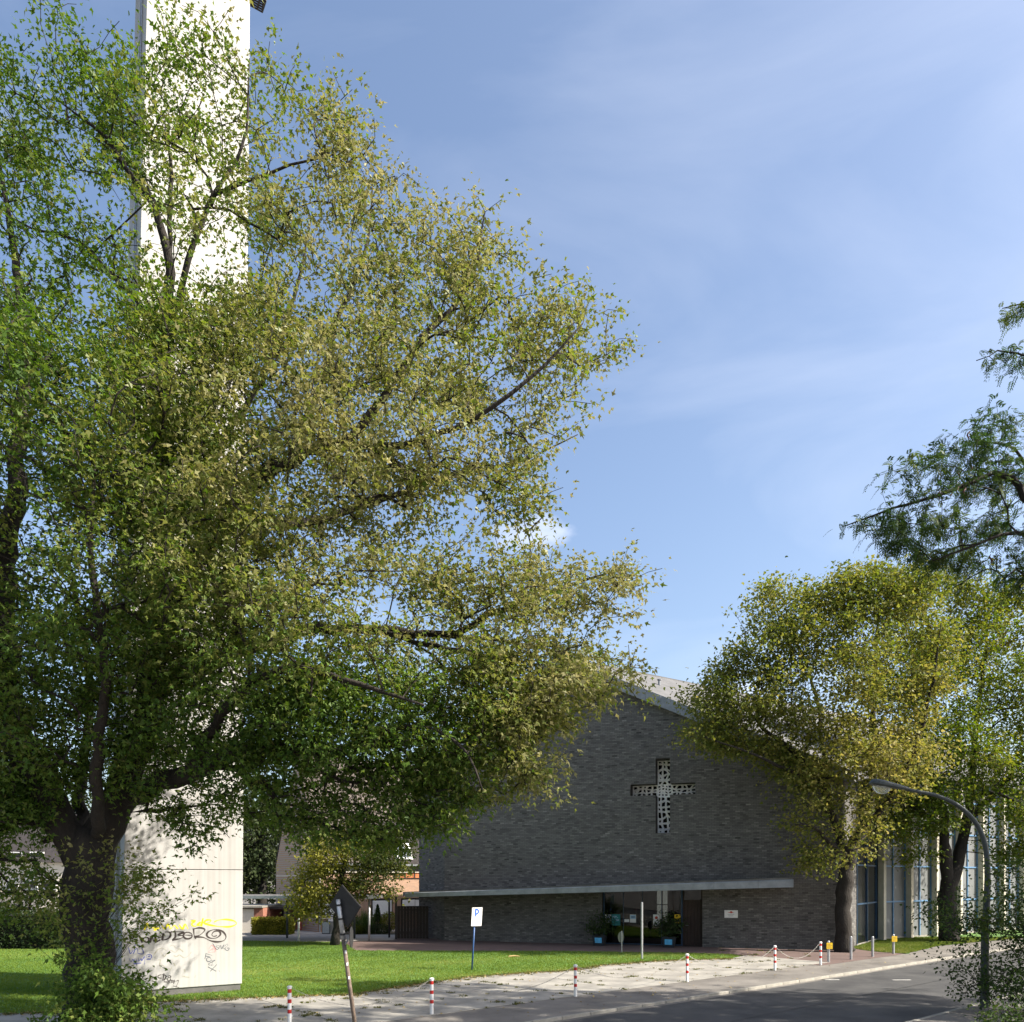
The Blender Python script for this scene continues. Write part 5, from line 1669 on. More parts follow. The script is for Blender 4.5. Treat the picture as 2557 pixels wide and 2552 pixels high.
for k, (u, v) in enumerate(bol):
    g = G(u, v)
    bpos.append(g)
    if k == 0:
        B0.location = g
    else:
        dup(B0, g, blabels[k], random.uniform(0, 6))
    bo = B0 if k == 0 else None
# one more before the maple, outside the picture to the left and one off the bottom keep the row going
def chain_mesh(p, q, sag):
    mbx = MB()
    L = np.linalg.norm(q - p)
    n = int(L * 1.06 / .055)
    pts = []
    for k in range(n + 1):
        t = k / n
        c = p + (q - p) * t
        c = c - np.array([0, 0, sag * 4 * t * (1 - t)])
        pts.append(c)
    for k in range(n):
        c = (pts[k] + pts[k + 1]) / 2; d = pts[k + 1] - pts[k]; d /= np.linalg.norm(d)
        s = np.cross(d, (0, 0, 1.0)); s /= np.linalg.norm(s); w = np.cross(s, d)
        a = s if k % 2 else w
        loop = [c + d * .034 * math.cos(x) + a * .014 * math.sin(x) for x in np.linspace(0, 2 * math.pi, 7)]
        mbx.tube(loop, .0045, 3, False)
    return mbx
clab = ['chain hanging behind the leaning sign post', 'chain between the second and third bollards', 'chain sagging over the bare concrete at the lawn edge', 'chain drooping past the lawn corner', 'short chain loop nearest the yellow-plated post']
sags = [.52, .52, .52, .62, .50]
for k in range(5):
    a, c = bpos[k] + np.array([0, 0, .87]), bpos[k + 1] + np.array([0, 0, .87])
    d = (c - a) / np.linalg.norm(c - a)
    a, c = a + d * .055, c - d * .055
    o = chain_mesh(a, c, sags[k]).build('barrier_chain', M['chain'] if k < 3 else M['pale_chain'], None, recalc=False)
    tag(o, clab[k], 'chain', 'chains of the bollard row')

plab = ['grey steel post with a yellow plate beside the last bollard', 'plain grey steel post nearest the yellow-plated one', 'plain grey steel post at the lawn corner by the maple', 'grey steel post with a yellow plate before the tall windows']
for k, (u, v, vt_, plate) in enumerate(((2069, 2403, 2349, True), (2125, 2396, 2338, False), (2179, 2389, 2338, False), (2231, 2382, 2333, True))):
    g = G(u, v); h = (v - vt_) / F * g[1]
    t = thing('steel_post', plab[k], 'post', g, 'grey posts after the bollards')
    MB().lathe([(.055, 0), (.055, h - .03), (.03, h)], g, 10).build('tube', M['galv'], t, smooth=False)
    if plate:
        MB().box((g[0] - .11, g[1] - .085, h - .33), (g[0] + .13, g[1] - .07, h - .08)).build('plate', M['yellow'], t)
        MB().box((g[0] - .03, g[1] - .07, h - .34), (g[0] + .03, g[1] - .05, h - .14)).build('clamp', M['galv'], t)
        for q_ in range(4):
            MB().box((g[0] - .08, g[1] - .087, h - .13 - q_ * .05), (g[0] + (.10 if q_ % 2 else .06), g[1] - .0855, h - .142 - q_ * .05)).build('lettering', M['rust_pole'], t)

# ------------------------------------------------------------------ signs
g = G(1178, 2423)
ps = thing('parking_sign', 'white parking sign with a blue P on a leaning blue pole in the lawn', 'sign', g)
tp_ = P(1187, 2270, g[1])
MB().tube([g - np.array([0, 0, .1]), g + (tp_ - g) * .82], .032, 10).build('pole', M['blue_pole'], ps, smooth=True)
ul = P(1187, 2266, g[1])
MB().tube([g + (tp_ - g) * .80, ul], .024, 10).build('pole_tip', M['galv'], ps, smooth=True)
yaw = R(24)
sx_, sn_ = np.array([math.cos(yaw), math.sin(yaw), 0]), np.array([math.sin(yaw), -math.cos(yaw), 0])
ax_ = (tp_ - g) / np.linalg.norm(tp_ - g)
cs = P(1189.5, 2289, g[1]) + sn_ * .045
hw_, hh_ = .36, .685
hw_ = .205; hh_ = .345
MB().obox(cs, sx_ * hw_, ax_ * hh_, sn_ * .006).build('board', M['white_paint'], ps)
fc = cs + sn_ * .008
def on_board(a, c):
    return fc + sx_ * (a * hw_) + ax_ * (c * hh_)
def ribbon(pts, w, m, name, parent):
    mbx = MB()
    p = [on_board(*q) for q in pts]
    for i in range(len(p) - 1):
        d = p[i + 1] - p[i]; L = np.linalg.norm(d)
        mbx.obox((p[i] + p[i + 1]) / 2 + sn_ * (.0005 * (i % 2)), d / 2 * (1 + w / L * .8), np.cross(d / L, sn_) * w, sn_ * .001)
    return mbx.build(name, m, parent)
bowl = [(-.30 + .42 * math.sin(R(a)) * 1.35, .55 + .27 * math.cos(R(a))) for a in range(0, 181, 20)]
ribbon([(-.32, .05), (-.30, .82)], .03, M['blue_print'], 'letter_p', ps)
ribbon(bowl, .03, M['blue_print'], 'letter_p', ps)
for (a, c, z) in ((-.5, -.15, -.44), (.1, .42, -.46), (-.72, .72, -.80)):
    ribbon([(a, z), (c, z + .01)], .012, M['grey_print'], 'lettering', ps)
for (a, z) in ((-.48, -.40), (-.3, -.40), (.2, -.42), (-.6, -.77), (-.3, -.77), (0.05, -.83), (.35, -.77), (.6, -.77)):
    ribbon([(a, z - .05), (a + .02, z + .05)], .007, M['grey_print'], 'lettering', ps)

# diamond sign seen from behind, on a leaning pole near the kerb
gp = np.array([(895 - CX) / F * 16.0, 16.0, 0.0])
dsn = thing('diamond_sign', 'dark diamond road sign seen from behind on a leaning brown pole', 'sign', gp)
topp = P(844, 2246, 15.6); midp = P(862, 2325, 15.7)
axd = (topp - gp) / np.linalg.norm(topp - gp)
lean = lambda f: gp + (topp - gp) * f
MB().tube([gp - axd * .1, lean(.40), lean(.76)], .042, 12).build('pole', M['rust_pole'], dsn, smooth=True)
MB().tube([lean(.74), lean(1.0)], .046, 12).build('pole_sleeve', M['galv'], dsn, smooth=True)
for f in (.775, .875, .965):
    MB().tube([lean(f - .006), lean(f + .006)], .052, 12).build('clamp', M['black_print'], dsn)
# stickers on the pole
for f, a in ((.66, .2), (.58, .5), (.49, .3)):
    MB().obox(lean(f) + np.array([.02, -.038, 0]), (.016, .004, 0), (0, 0, .03), (0, .002, 0)).build('sticker', M['white_paint'], dsn)
# diamond plate: rounded square on its corner, turned so it is seen at an angle
yw = R(-33)
dx_, dn_ = np.array([math.cos(yw), math.sin(yw), 0]), np.array([math.sin(yw), -math.cos(yw), 0])
dc = P(860, 2263, 15.55) + np.array([0, .06, 0])
pts = []
for k in range(4):
    a0 = 90 * k
    for da in (-7, -3.5, 0, 3.5, 7):
        rr_ = .42 - abs(da) * .006
        pts.append((rr_ * math.cos(R(a0 + da)), rr_ * math.sin(R(a0 + da))))
MB().prism([dc + dx_ * a + axd * c * 1.02 for a, c in pts], -dn_ * .012).build('plate', M['sign_back'], dsn)
MB().prism([dc + dn_ * .014 + dx_ * a * .98 + axd * c * 1.0 for a, c in pts[0:0] or pts], -dn_ * .006).build('plate_rim', M['sign_back'], dsn)
# second narrow sign turned edge-on lower down
ec = P(870, 2340, 15.65)
MB().prism([ec + np.array([.055, -.02, 0]) + np.array([.012 * math.sin(R(a)), .12 * math.sin(R(a)), .21 * math.cos(R(a))]) for a in range(0, 360, 24)], (.012, -.004, 0)).build('round_plate', M['sign_back'], dsn)
MB().tube([lean(.70), ec + np.array([.03, -.02, 0])], .02, 6).build('bracket', M['galv'], dsn)

# thin grey pole and the small round sign behind it
g = G(1603, 2396)
hp = P(1607, 2254, g[1])
mb = MB(); mb.lathe([(.045, -.1), (.045, hp[2]), (.02, hp[2] + .02)], (g[0], g[1], 0), 10)
o = mb.build('bare_pole', M['galv'], None)
tag(o, 'bare thin grey pole at the lawn edge before the entrance', 'pole')
g = G(1552.5, 2379)
rs = thing('round_sign', 'small grey round sign seen from behind on a short post by the entrance', 'sign', g)
MB().tube([g, (g[0], g[1], 1.0)], .025, 8).build('post', M['galv'], rs)
cdisc = P(1550.5, 2340, g[1])
MB().prism([cdisc + np.array([.15 * math.cos(R(a)), .05 * math.cos(R(a)), .25 * math.sin(R(a))]) for a in range(0, 360, 18)], (0, .012, 0)).build('disc', mat('dull_green_sign_back', (.10, .115, .09), .6, .2, 6, .05, 30), rs)

# ------------------------------------------------------------------ street lamp
g = G(2459, 2515)
lamp = thing('street_lamp', 'grey street lamp with a curved arm at the right edge', 'street lamp', g)
Yl = g[1]
pole = [(g[0], g[1], -.1, .12), (g[0], g[1], .02, .12)] + [(*P(u, v, Yl), r_ * .8) for u, v, r_ in ((2459, 2440, .135), (2460, 2330, .12), (2464, 2250, .105), (2466, 2180, .095), (2462, 2120, .085), (2448, 2075, .08), (2425, 2040, .075), (2390, 2010, .068), (2340, 1987, .06), (2290, 1976, .055), (2262, 1971, .05))]
sp = smooth_path(pole, .12)
MB().tube(sp[:, :3], sp[:, 3], 14).build('pole', M['lamp_grey'], lamp, smooth=True)
MB().tube([P(2464.5, 2250, Yl), P(2465, 2244, Yl)], .105, 14).build('collar', M['lamp_grey'], lamp, smooth=False)
# luminaire: tapered hood with a bowl
h0, h1 = P(2270, 1972, Yl), P(2172, 1956, Yl)
hd = (h1 - h0); hl = np.linalg.norm(hd); hd /= hl
up_ = np.cross(hd, (0, 1.0, 0)); up_ = -up_ if up_[2] < 0 else up_
sdv = np.array([0, 1.0, 0])
prof = [(0, .055, .06, .05), (.15, .085, .085, .07), (.40, .13, .12, .09), (.65, .17, .15, .10), (.85, .18, .155, .10), (.95, .15, .12, .07), (1.0, .08, .05, .03)]
vs, fs = [], []
for (t, w, hu, hd_) in prof:
    c = h0 + hd * hl * t
    for k in range(12):
        a = 2 * math.pi * k / 12
        y = math.cos(a) * w
        z = math.sin(a) * (hu if math.sin(a) > 0 else hd_ * .35)
        vs.append(c + sdv * y + up_ * z)
for i in range(len(prof) - 1):
    for k in range(12):
        a, c = i * 12 + k, i * 12 + (k + 1) % 12
        fs.append((a, c, c + 12, a + 12))
fs.append(tuple(range(11, -1, -1))); fs.append(tuple(range(len(vs) - 12, len(vs))))
MB().add(vs, fs).build('hood', M['lamp_grey'], lamp, smooth=True)
m, n_, l_, b_ = node_mat('lamp_bowl_plastic')
b_.inputs['Base Color'].default_value = (.75, .74, .66, 1); b_.inputs['Roughness'].default_value = .08
b_.inputs['Transmission Weight'].default_value = .75; b_.inputs['IOR'].default_value = 1.2
vs, fs = [], []
cb = h0 + hd * hl * .70 - up_ * .04
for i in range(6):
    ph = R(90 * i / 5)
    for k in range(14):
        a = 2 * math.pi * k / 14
        vs.append(cb + hd * (.25 * math.cos(ph) * math.cos(a)) + sdv * (.145 * math.cos(ph) * math.sin(a)) - up_ * (.20 * math.sin(ph)))
for i in range(5):
    for k in range(14):
        a, c = i * 14 + k, i * 14 + (k + 1) % 14
        fs.append((a, c, c + 14, a + 14))
MB().add(vs, fs).build('bowl', m, lamp, smooth=True)

# ------------------------------------------------------------------ background buildings
HF = np.array([.8, .6]); HG = np.array([-.6, .8]); HN = np.array([.6, -.8, 0])
H0 = np.array([(793 - CX) / F * 50.7, 50.7])
house = thing('brick_house', 'ochre brick house with steep tiled roof behind the small layered tree', 'house', (*H0, 0))
HL, HD, EAV, RID = 16.0, 7.2, 4.35, 11.5
def H3(t, s, z):
    return np.array([*(H0 + HF * t + HG * s), z])
mb = MB()
mb.hexa([H3(0, 0, -.1), H3(HL, 0, -.1), H3(HL, HD, -.1), H3(0, HD, -.1)], [H3(0, 0, EAV), H3(HL, 0, EAV), H3(HL, HD, EAV), H3(0, HD, EAV)])
mb.prism([H3(0, 0, EAV), H3(0, HD, EAV), H3(0, HD / 2, RID)], (*(HF * .3), 0))
hw = mb.build('wall', M['house_brick'], house)
mb = MB()
sl_ = (RID - EAV) / (HD / 2)
mb.hexa([H3(.02, -.35, EAV - .35 * sl_ + .55), H3(HL, -.35, EAV - .35 * sl_ + .55), H3(HL, HD / 2, RID + .02), H3(.02, HD / 2, RID + .02)],
        [H3(.02, -.35, EAV - .35 * sl_ + .75), H3(HL, -.35, EAV - .35 * sl_ + .75), H3(HL, HD / 2, RID + .25), H3(.02, HD / 2, RID + .25)])
mb.hexa([H3(.02, HD + .2, EAV), H3(HL, HD + .2, EAV), H3(HL, HD / 2, RID + .02), H3(.02, HD / 2, RID + .02)], [H3(.02, HD + .2, EAV + .2), H3(HL, HD + .2, EAV + .2), H3(HL, HD / 2, RID + .25), H3(.02, HD / 2, RID + .25)])
hr_ = mb.build('roof', M['house_roof'], house)
# pantiles on the street slope
sv = np.array(H3(0, HD / 2, RID + .25)) - np.array(H3(0, -.35, EAV - .35 * sl_ + .75)); slen = np.linalg.norm(sv); sv /= slen
tv = np.array([*HF, 0]); nv_ = np.cross(tv, sv)
o0 = np.array(H3(0.02, -.35, EAV - .35 * sl_ + .75))
M['tile'] = mat('grey_brown_pantile', (.10, .082, .070), .85, .3, 6, .15, 30)
def tile_mesh():
    mbx = MB()
    prof = [(-.15, .0), (-.10, .035), (-.03, .045), (.04, .03), (.09, .008), (.15, .0)]
    vs = []
    for (l, hh) in ((0, .035), (.36, .0)):
        for a, z in prof:
            vs.append((a, l, z + hh + .012))
    for (l, hh) in ((0, .035),):
        for a, z in prof:
            vs.append((a, l, .004))
    fs = [(i, i + 1, i + 7, i + 6) for i in range(5)] + [(12 + i, 13 + i, i + 1, i) for i in range(5)]
    mbx.add(vs, fs)
    return mbx
tm_ = tile_mesh()
from mathutils import Matrix
rotm = Matrix(((tv[0], sv[0], nv_[0]), (tv[1], sv[1], nv_[1]), (tv[2], sv[2], nv_[2])))
single = tm_.build('roof_tile', M['tile'], hr_)
tme = single.data
placed = 0
rest = MB()
tv_np = np.array(tm_.v)
Rm = np.array(rotm)
for i in range(int(HL / .30)):
    for j_ in range(int(slen / .33)):
        p = o0 + tv * (.15 + i * .30) + sv * (.02 + j_ * .33)
        u_ = CX + p[0] / p[1] * F; v_ = HY - (p[2] - CAMZ) / p[1] * F
        if 930 < u_ < 1052 and 2060 < v_ < 2170 and placed < 290:
            if placed == 0:
                o = single
            else:
                o = bpy.data.objects.new('roof_tile', tme); col.objects.link(o); o.parent = hr_
            o.matrix_local = Matrix.Translation(Vector(p - OFF[house.name])) @ rotm.to_4x4()
            placed += 1
        else:
            rest.add(p + tv_np @ Rm.T, tm_.f)
stuff(rest.build('roof_tiles', M['tile'], hr_, recalc=False))
def hpt(u, v, o=0.0):
    p = hit(u, v, np.array([*H0, 0]) + HN * o, HN)
    d = p[:2] - H0
    return float(d @ HF), p[2]
def hbox(t0, t1, z0, z1, o0_, o1_, m, name, parent):
    mbx = MB()
    q = lambda t, o, z: H3(t, 0, z) + HN * o
    mbx.hexa([q(t0, o1_, z0), q(t1, o1_, z0), q(t1, o0_, z0), q(t0, o0_, z0)], [q(t0, o1_, z1), q(t1, o1_, z1), q(t1, o0_, z1), q(t0, o0_, z1)])
    return mbx.build(name, m, parent)
for (u0, u1, v0, v1, gm, fm_) in ((806, 842, 2256, 2287, 'win_white', 'dark_steel'), (930, 977, 2249, 2282, 'win_white', 'dark_steel'), (1004, 1035, 2247, 2262, 'win_white', 'dark_steel'), (1036, 1046, 2247, 2262, 'win_white', 'dark_steel')):
    t0, z1 = hpt(u0, v0); t1, z0 = hpt(u1, v1)
    w = hbox(t0 - .08, t1 + .08, z0 - .08, z1 + .12, .005, .04, M[fm_], 'window', house)
    hbox(t0, t1, z0, z1, .042, .05, M[gm], 'blind', w)
    hbox(t0 - .12, t1 + .12, z0 - .16, z0 - .09, .01, .10, M['house_cream'], 'sill', w)
# strip windows under the eave, fascia band, gutter
t0, z1 = hpt(985, 2178); t1, z0 = hpt(1060, 2194)
w = hbox(t0, HL - 2, z0, z1, .005, .05, M['brown_wood'], 'strip_window', house)
M['warm_pane'] = mat('warm_curtain_pane', (.45, .16, .07), .3, .5, 3, 0, spec=.6)
x = t0 + .1
while x < t0 + 5:
    hbox(x, x + .62, z0 + .06, z1 - .06, .052, .058, M['warm_pane'], 'pane', w); x += .74
tb0, zt = hpt(985, 2163); _, zb2 = hpt(1040, 2178)
hbox(-.02, HL, EAV - .55, EAV - .12, .004, .12, M['house_cream'], 'concrete_band', house)
hbox(0, HL, EAV - .10, EAV + .02, .30, .46, M['zinc'], 'gutter', house)
mb = MB(); q = H3(0.12, 0, 0) + HN * .06; mb.tube([q, q + np.array([0, 0, EAV - .1])], .05, 8); mb.build('downpipe', M['galv'], house)
# skylight
zc_ = None
pS = hit(1005, 2127, o0 + nv_ * .06, nv_)
ds = pS - o0
ts, ss = ds @ tv, ds @ sv
c = o0 + tv * ts + sv * ss + nv_ * .08
sk = MB().obox(c, tv * .62, sv * .62, nv_ * .07).build('skylight', M['white_paint'], house)
MB().obox(c + nv_ * .075 - sv * .08, tv * .50, sv * .40, nv_ * .006).build('pane', mat('skylight_glass', (.10, .14, .20), .08, .1, 2, 0, spec=.8), sk)
# gable end: door, upper window, plank seam
def gpt(s0_, s1_, z0, z1, o0_, o1_, m, name, parent):
    q = lambda s, o, z: H3(0, s, z) - np.array([*HF, 0]) * o
    return MB().hexa([q(s0_, o1_, z0), q(s1_, o1_, z0), q(s1_, o0_, z0), q(s0_, o0_, z0)], [q(s0_, o1_, z1), q(s1_, o1_, z1), q(s1_, o0_, z1), q(s0_, o0_, z1)]).build(name, m, parent)
gpt(2.6, 3.3, 0, 1.75, .01, .05, M['red_paint'], 'door', house)
gpt(.6, 1.7, 4.6, 5.9, .01, .05, M['dark_steel'], 'window', house)
gpt(.05, HD - .05, 3.55, 3.62, .004, .03, M['house_cream'], 'string_course', house)

# utility cabinet before the house
g = np.array([(825 - CX) / F * 49.3, 49.3, 0])
cb_ = thing('utility_cabinet', 'grey utility cabinet with concrete side before the brick house', 'cabinet', g)
MB().box((g[0] - .48, g[1] - .2, 0), (g[0] + .02, g[1] + .2, .78)).build('body', M['lamp_grey'], cb_, bevel=.01)
MB().box((g[0] - .44, g[1] - .215, .06), (g[0] - .02, g[1] - .202, .74)).build('door', M['galv'], cb_)
MB().box((g[0] + .03, g[1] - .2, 0), (g[0] + .55, g[1] + .25, .76)).build('block', M['kerb'], cb_, bevel=.01)
# white notice on the wall
t0, z1 = hpt(820, 2290, .1); t1, z0 = hpt(838, 2300, .1)
nb2 = hbox(t0, t1, z0, z1, .06, .08, M['white_paint'], 'notice_board', None)
tag(nb2, 'small white board under the left window of the brick house', 'board')

# garages
ga = thing('garage', 'low garage with cream door and red brick pier right of the tower', 'garage', ((620 - CX) / F * 50.5, 50.5, 0))
Yg = 50.5
gx = lambda u: (u - CX) / F * Yg
MB().box((gx(560), Yg, 0), (gx(634), Yg + .08, 1.50)).build('door', M['house_cream'], ga)
MB().box((gx(634.5), Yg - .02, 0), (gx(657), Yg + 4, 1.56)).build('pier', M['pier_brick'], ga)
MB().box((gx(540), Yg + .1, 0), (gx(634), Yg + 4, 1.5)).build('wall', M['pier_brick'], ga)
MB().box((gx(540), Yg - .25, 1.57), (gx(658), Yg + 4, 1.68)).build('roof', M['kerb'], ga)
cp = thing('carport', 'dark flat-roofed carport beside the low garage', 'carport', ((696 - CX) / F * 52, 52, 0))
cx_ = lambda u: (u - CX) / F * 52
MB().box((cx_(657), 51.8, 1.42), (cx_(738), 55.5, 1.56)).build('roof', M['dark_steel'], cp)
MB().box((cx_(657), 55.3, 0), (cx_(738), 55.45, 1.415)).build('back_wall', M['brown_wood'], cp)
for u in (659, 735):
    MB().box((cx_(u) - .05, 51.9, 0), (cx_(u) + .05, 52.0, 1.415)).build('post', M['dark_steel'], cp)

# cream house far left
lh = thing('cream_house', 'cream house with dark windows glimpsed left of the maple trunk', 'house', (-37, 60, 0))
mb = MB(); mb.box((-46, 60, -.1), (-33.2, 68, 4.6)); mb.build('wall', M['house_cream'], lh)
MB().hexa([(-46.5, 59.5, 4.62), (-32.7, 59.5, 4.62), (-32.7, 68.5, 4.62), (-46.5, 68.5, 4.62)], [(-46.5, 63.8, 8.6), (-32.7, 63.8, 8.6), (-32.7, 64.2, 8.6), (-46.5, 64.2, 8.6)]).build('roof', M['house_roof'], lh)
for (u0, u1, v0, v1) in ((18, 44, 2208, 2236), (62, 92, 2200, 2232), (30, 55, 2130, 2152), (78, 108, 2130, 2152), (112, 140, 2205, 2235), (-30, 0, 2205, 2235)):
    a, c = P(u0, v1, 60), P(u1, v0, 60)
    w = MB().box((a[0] - .08, 59.93, a[2] - .1), (c[0] + .08, 59.995, c[2] + .1)).build('window', M['white_paint'], lh)
    MB().box((a[0], 59.9, a[2]), (c[0], 59.925, c[2])).build('pane', M['dark_glass'], w)
mb = MB(); mb.box((-39.5, 58.9, 2.55), (-34, 59.9, 2.7)); bal = mb.build('balcony', M['zinc'], lh)
for k in range(12):
    MB().box((-39.45 + k * .49, 58.9, 2.701), (-39.40 + k * .49, 58.95, 3.4)).build('baluster', M['zinc'], bal)
MB().box((-39.5, 58.88, 3.401), (-34, 58.97, 3.47)).build('rail', M['zinc'], bal)

# hedges and garden plants
M['hedge_leaf'] = leaf_mat('hedge_leaf', [(0, (.012, .024, .008)), (.5, (.025, .045, .012)), (1, (.06, .085, .02))], trans=.25)
M['privet_leaf'] = leaf_mat('yellow_privet_leaf', [(0, (.07, .09, .012)), (.5, (.17, .18, .02)), (1, (.32, .29, .04))], trans=.3)
M['grass_leaf'] = leaf_mat('bamboo_leaf', [(0, (.03, .06, .014)), (.5, (.07, .12, .025)), (1, (.17, .19, .06))], trans=.35)
def hedge(name, label, lo, hi, n, size, m, seed, core, tint=.5, rough=.06):
    r = np.random.default_rng(seed)
    lo, hi = np.array(lo, float), np.array(hi, float)
    t = thing(name, label, 'hedge', ((lo[0] + hi[0]) / 2, (lo[1] + hi[1]) / 2, 0))
    MB().box(lo + .14 * np.array([1, 1, 0]), hi - .14).build('stems', core, t)
    p = r.uniform(lo, hi, (n, 3))
    ax = r.integers(0, 5, n)
    p[ax == 0, 1] = lo[1]; p[ax == 1, 2] = hi[2]; p[ax == 2, 0] = lo[0]; p[ax == 3, 0] = hi[0]; p[ax == 4, 1] = lo[1] + .05
    p += r.normal(0, rough, (n, 3))
    p[:, 2] = np.maximum(p[:, 2], .04)
    V = leaf_verts(p, size * r.uniform(.6, 1.3, n), OVAL, r, None, .2)
    np_mesh('crown', V, 4, m, t, np.clip(tint + .2 * wob(p, 2) + r.normal(0, .1, n), 0, 1), True)
M['hedge_core'] = mat('hedge_twigs', (.02, .018, .012), .95, .3, 6, .4, 30)
hedge('hedge', 'tall dark hedge at the left edge behind the lawn', (-31, 38.6, 0), (-22.0, 40.2, 1.75), 16000, .13, M['hedge_leaf'], 91, M['hedge_core'], .35, .12)
hedge('hedge', 'clipped yellow-green hedge in front of the dark carport', (-15.7, 48.4, 0), (-13.5, 49.5, .98), 9000, .10, M['privet_leaf'], 92, M['hedge_core'], .55, .035)
def bush(name, label, c, rad, n, size, m, seed, tint=.5, cat='shrub'):
    r = np.random.default_rng(seed)
    c = np.array(c, float)
    t = thing(name, label, cat, (c[0], c[1], 0), 'garden plants before the brick house')
    p = unit(r.normal(0, 1, (n, 3))) * (r.uniform(.2, 1, (n, 1)) ** .4) * np.array(rad) + c
    p = p[p[:, 2] > .05]
    mb = MB()
    for k in range(7):
        e = c + r.normal(0, .45, 3) * np.array(rad); e[2] = max(e[2], .2)
        mb.tube([(c[0], c[1], -.02), ((c[0] + e[0]) / 2, (c[1] + e[1]) / 2, e[2] * .6), e], [.02, .014, .005], 4)
    mb.build('stem', M['bark2'], t)
    V = leaf_verts(p, size * r.uniform(.6, 1.3, len(p)), OVAL, r, unit(p - c), .3)
    np_mesh('crown', V, 4, m, t, np.clip(tint + .25 * wob(p, 2.5) + r.normal(0, .1, len(p)), 0, 1), True)
yb_ = 49.6
bx_ = lambda u: (u - CX) / F * yb_
bush('garden_shrub', 'yellowish garden shrub left of the dark timber gate', (bx_(972), yb_, .75), (.55, .5, .62), 1500, .10, M['privet_leaf'], 93, .45)
bush('garden_shrub', 'low yellow-green garden plant beside the walkway post', (bx_(898), yb_ - .6, .3), (.35, .3, .3), 700, .09, M['privet_leaf'], 94, .4)
bush('garden_shrub', 'dark green shrub behind the leaning sign', (bx_(872), yb_ + .3, .7), (.5, .4, .7), 1300, .11, M['far_leaf'], 95, .5)
bush('garden_shrub', 'low dark green ground shrub under the right window', (bx_(950), yb_ - .4, .32), (.75, .3, .32), 1300, .09, M['far_leaf'], 96, .6)
# upright conifer
r = np.random.default_rng(97)
cn = thing('dwarf_conifer', 'dark pointed conifer before the white window blind', 'conifer', (bx_(940), yb_ + .4, 0), 'garden plants before the brick house')
MB().tube([(bx_(940), yb_ + .4, -.02), (bx_(940), yb_ + .4, 1.7)], [.05, .01], 6).build('stem', M['bark2'], cn)
z = r.uniform(.1, 1.75, 2600); a = r.uniform(0, 6.28, 2600); rr_ = .34 * (1 - (z / 1.8) ** 1.6) * r.uniform(.6, 1.05, 2600)
pc = np.stack([bx_(940) + rr_ * np.cos(a), yb_ + .4 + rr_ * np.sin(a), z], 1)
np_mesh('crown', leaf_verts(pc, .09 * r.uniform(.6, 1.2, 2600), OVAL, r, np.tile([0, 0, 1.0], (2600, 1)), -.3), 4, M['hedge_leaf'], cn, r.uniform(.4, 1, 2600), True)
# tall arching grass clump
gc = thing('bamboo_clump', 'tall arching green grass clump before the brick house', 'plant', (bx_(912), yb_, 0), 'garden plants before the brick house')
n = 420
a = r.uniform(0, 6.28, n); L = r.uniform(1.0, 2.0, n); out_ = r.uniform(.15, .75, n)
b0_ = np.stack([bx_(912) + .25 * r.normal(0, 1, n), yb_ + .2 * r.normal(0, 1, n), np.zeros(n)], 1)
qs = []
sd_ = np.stack([-np.sin(a), np.cos(a), np.zeros(n)], 1)
def blade_pt(t):
    return b0_ + np.stack([np.cos(a) * out_ * t ** 1.6, np.sin(a) * out_ * t ** 1.6, L * (t - .42 * t ** 3 * out_ * 1.6)], 1)
for k in range(5):
    t0_, t1_ = k / 5, (k + 1) / 5
    w0, w1 = .022 * (1 - t0_ * .7), .022 * (1 - t1_ * .95)
    A0, A1 = blade_pt(t0_), blade_pt(t1_)
    qs.append(np.stack([A0 - sd_ * w0, A0 + sd_ * w0, A1 + sd_ * w1, A1 - sd_ * w1], 1))
np_mesh('crown', np.concatenate(qs).reshape(-1, 3), 4, M['grass_leaf'], gc, np.tile(r.uniform(.2, .9, n), 5), True)
# planting bed under them
bed = sheet('planting_bed', ruffle([(bx_(858), yb_ - 1.2), (bx_(1040), yb_ - 1.0), (bx_(1045), yb_ + 2.6), (bx_(860), yb_ + .9)], .4, .04, 5), .014, M['dirt'])
struct(bed)

# small hand cart beside the tower edge
hc = np.array([(612 - CX) / F * 43.2, 41.6, 0])
hcart = thing('hand_cart', 'small white-framed hand cart at the right edge of the tower', 'cart', hc)
mb = MB(); x, y = hc[0], hc[1]
mb.tube([(x - .16, y, .15), (x - .16, y, .82), (x + .16, y, .82), (x + .16, y, .15)], .014, 6); mb.tube([(x - .16, y, .5), (x + .16, y, .5)], .012, 6)
mb.build('frame', M['white_paint'], hcart)
MB().hexa([(x - .15, y - .2, .12), (x + .15, y - .2, .12), (x + .15, y - .02, .12), (x - .15, y - .02, .12)], [(x - .17, y - .24, .42), (x + .17, y - .24, .42), (x + .17, y - .02, .42), (x - .17, y - .02, .42)]).build('box', M['tub'], hcart, bevel=.02)
for sg in (-1, 1):
    MB().tube([(x + sg * .17 - .02, y, .1), (x + sg * .17 + .02, y, .1)], .1, 12).build('wheel', M['black_print'], hcart)

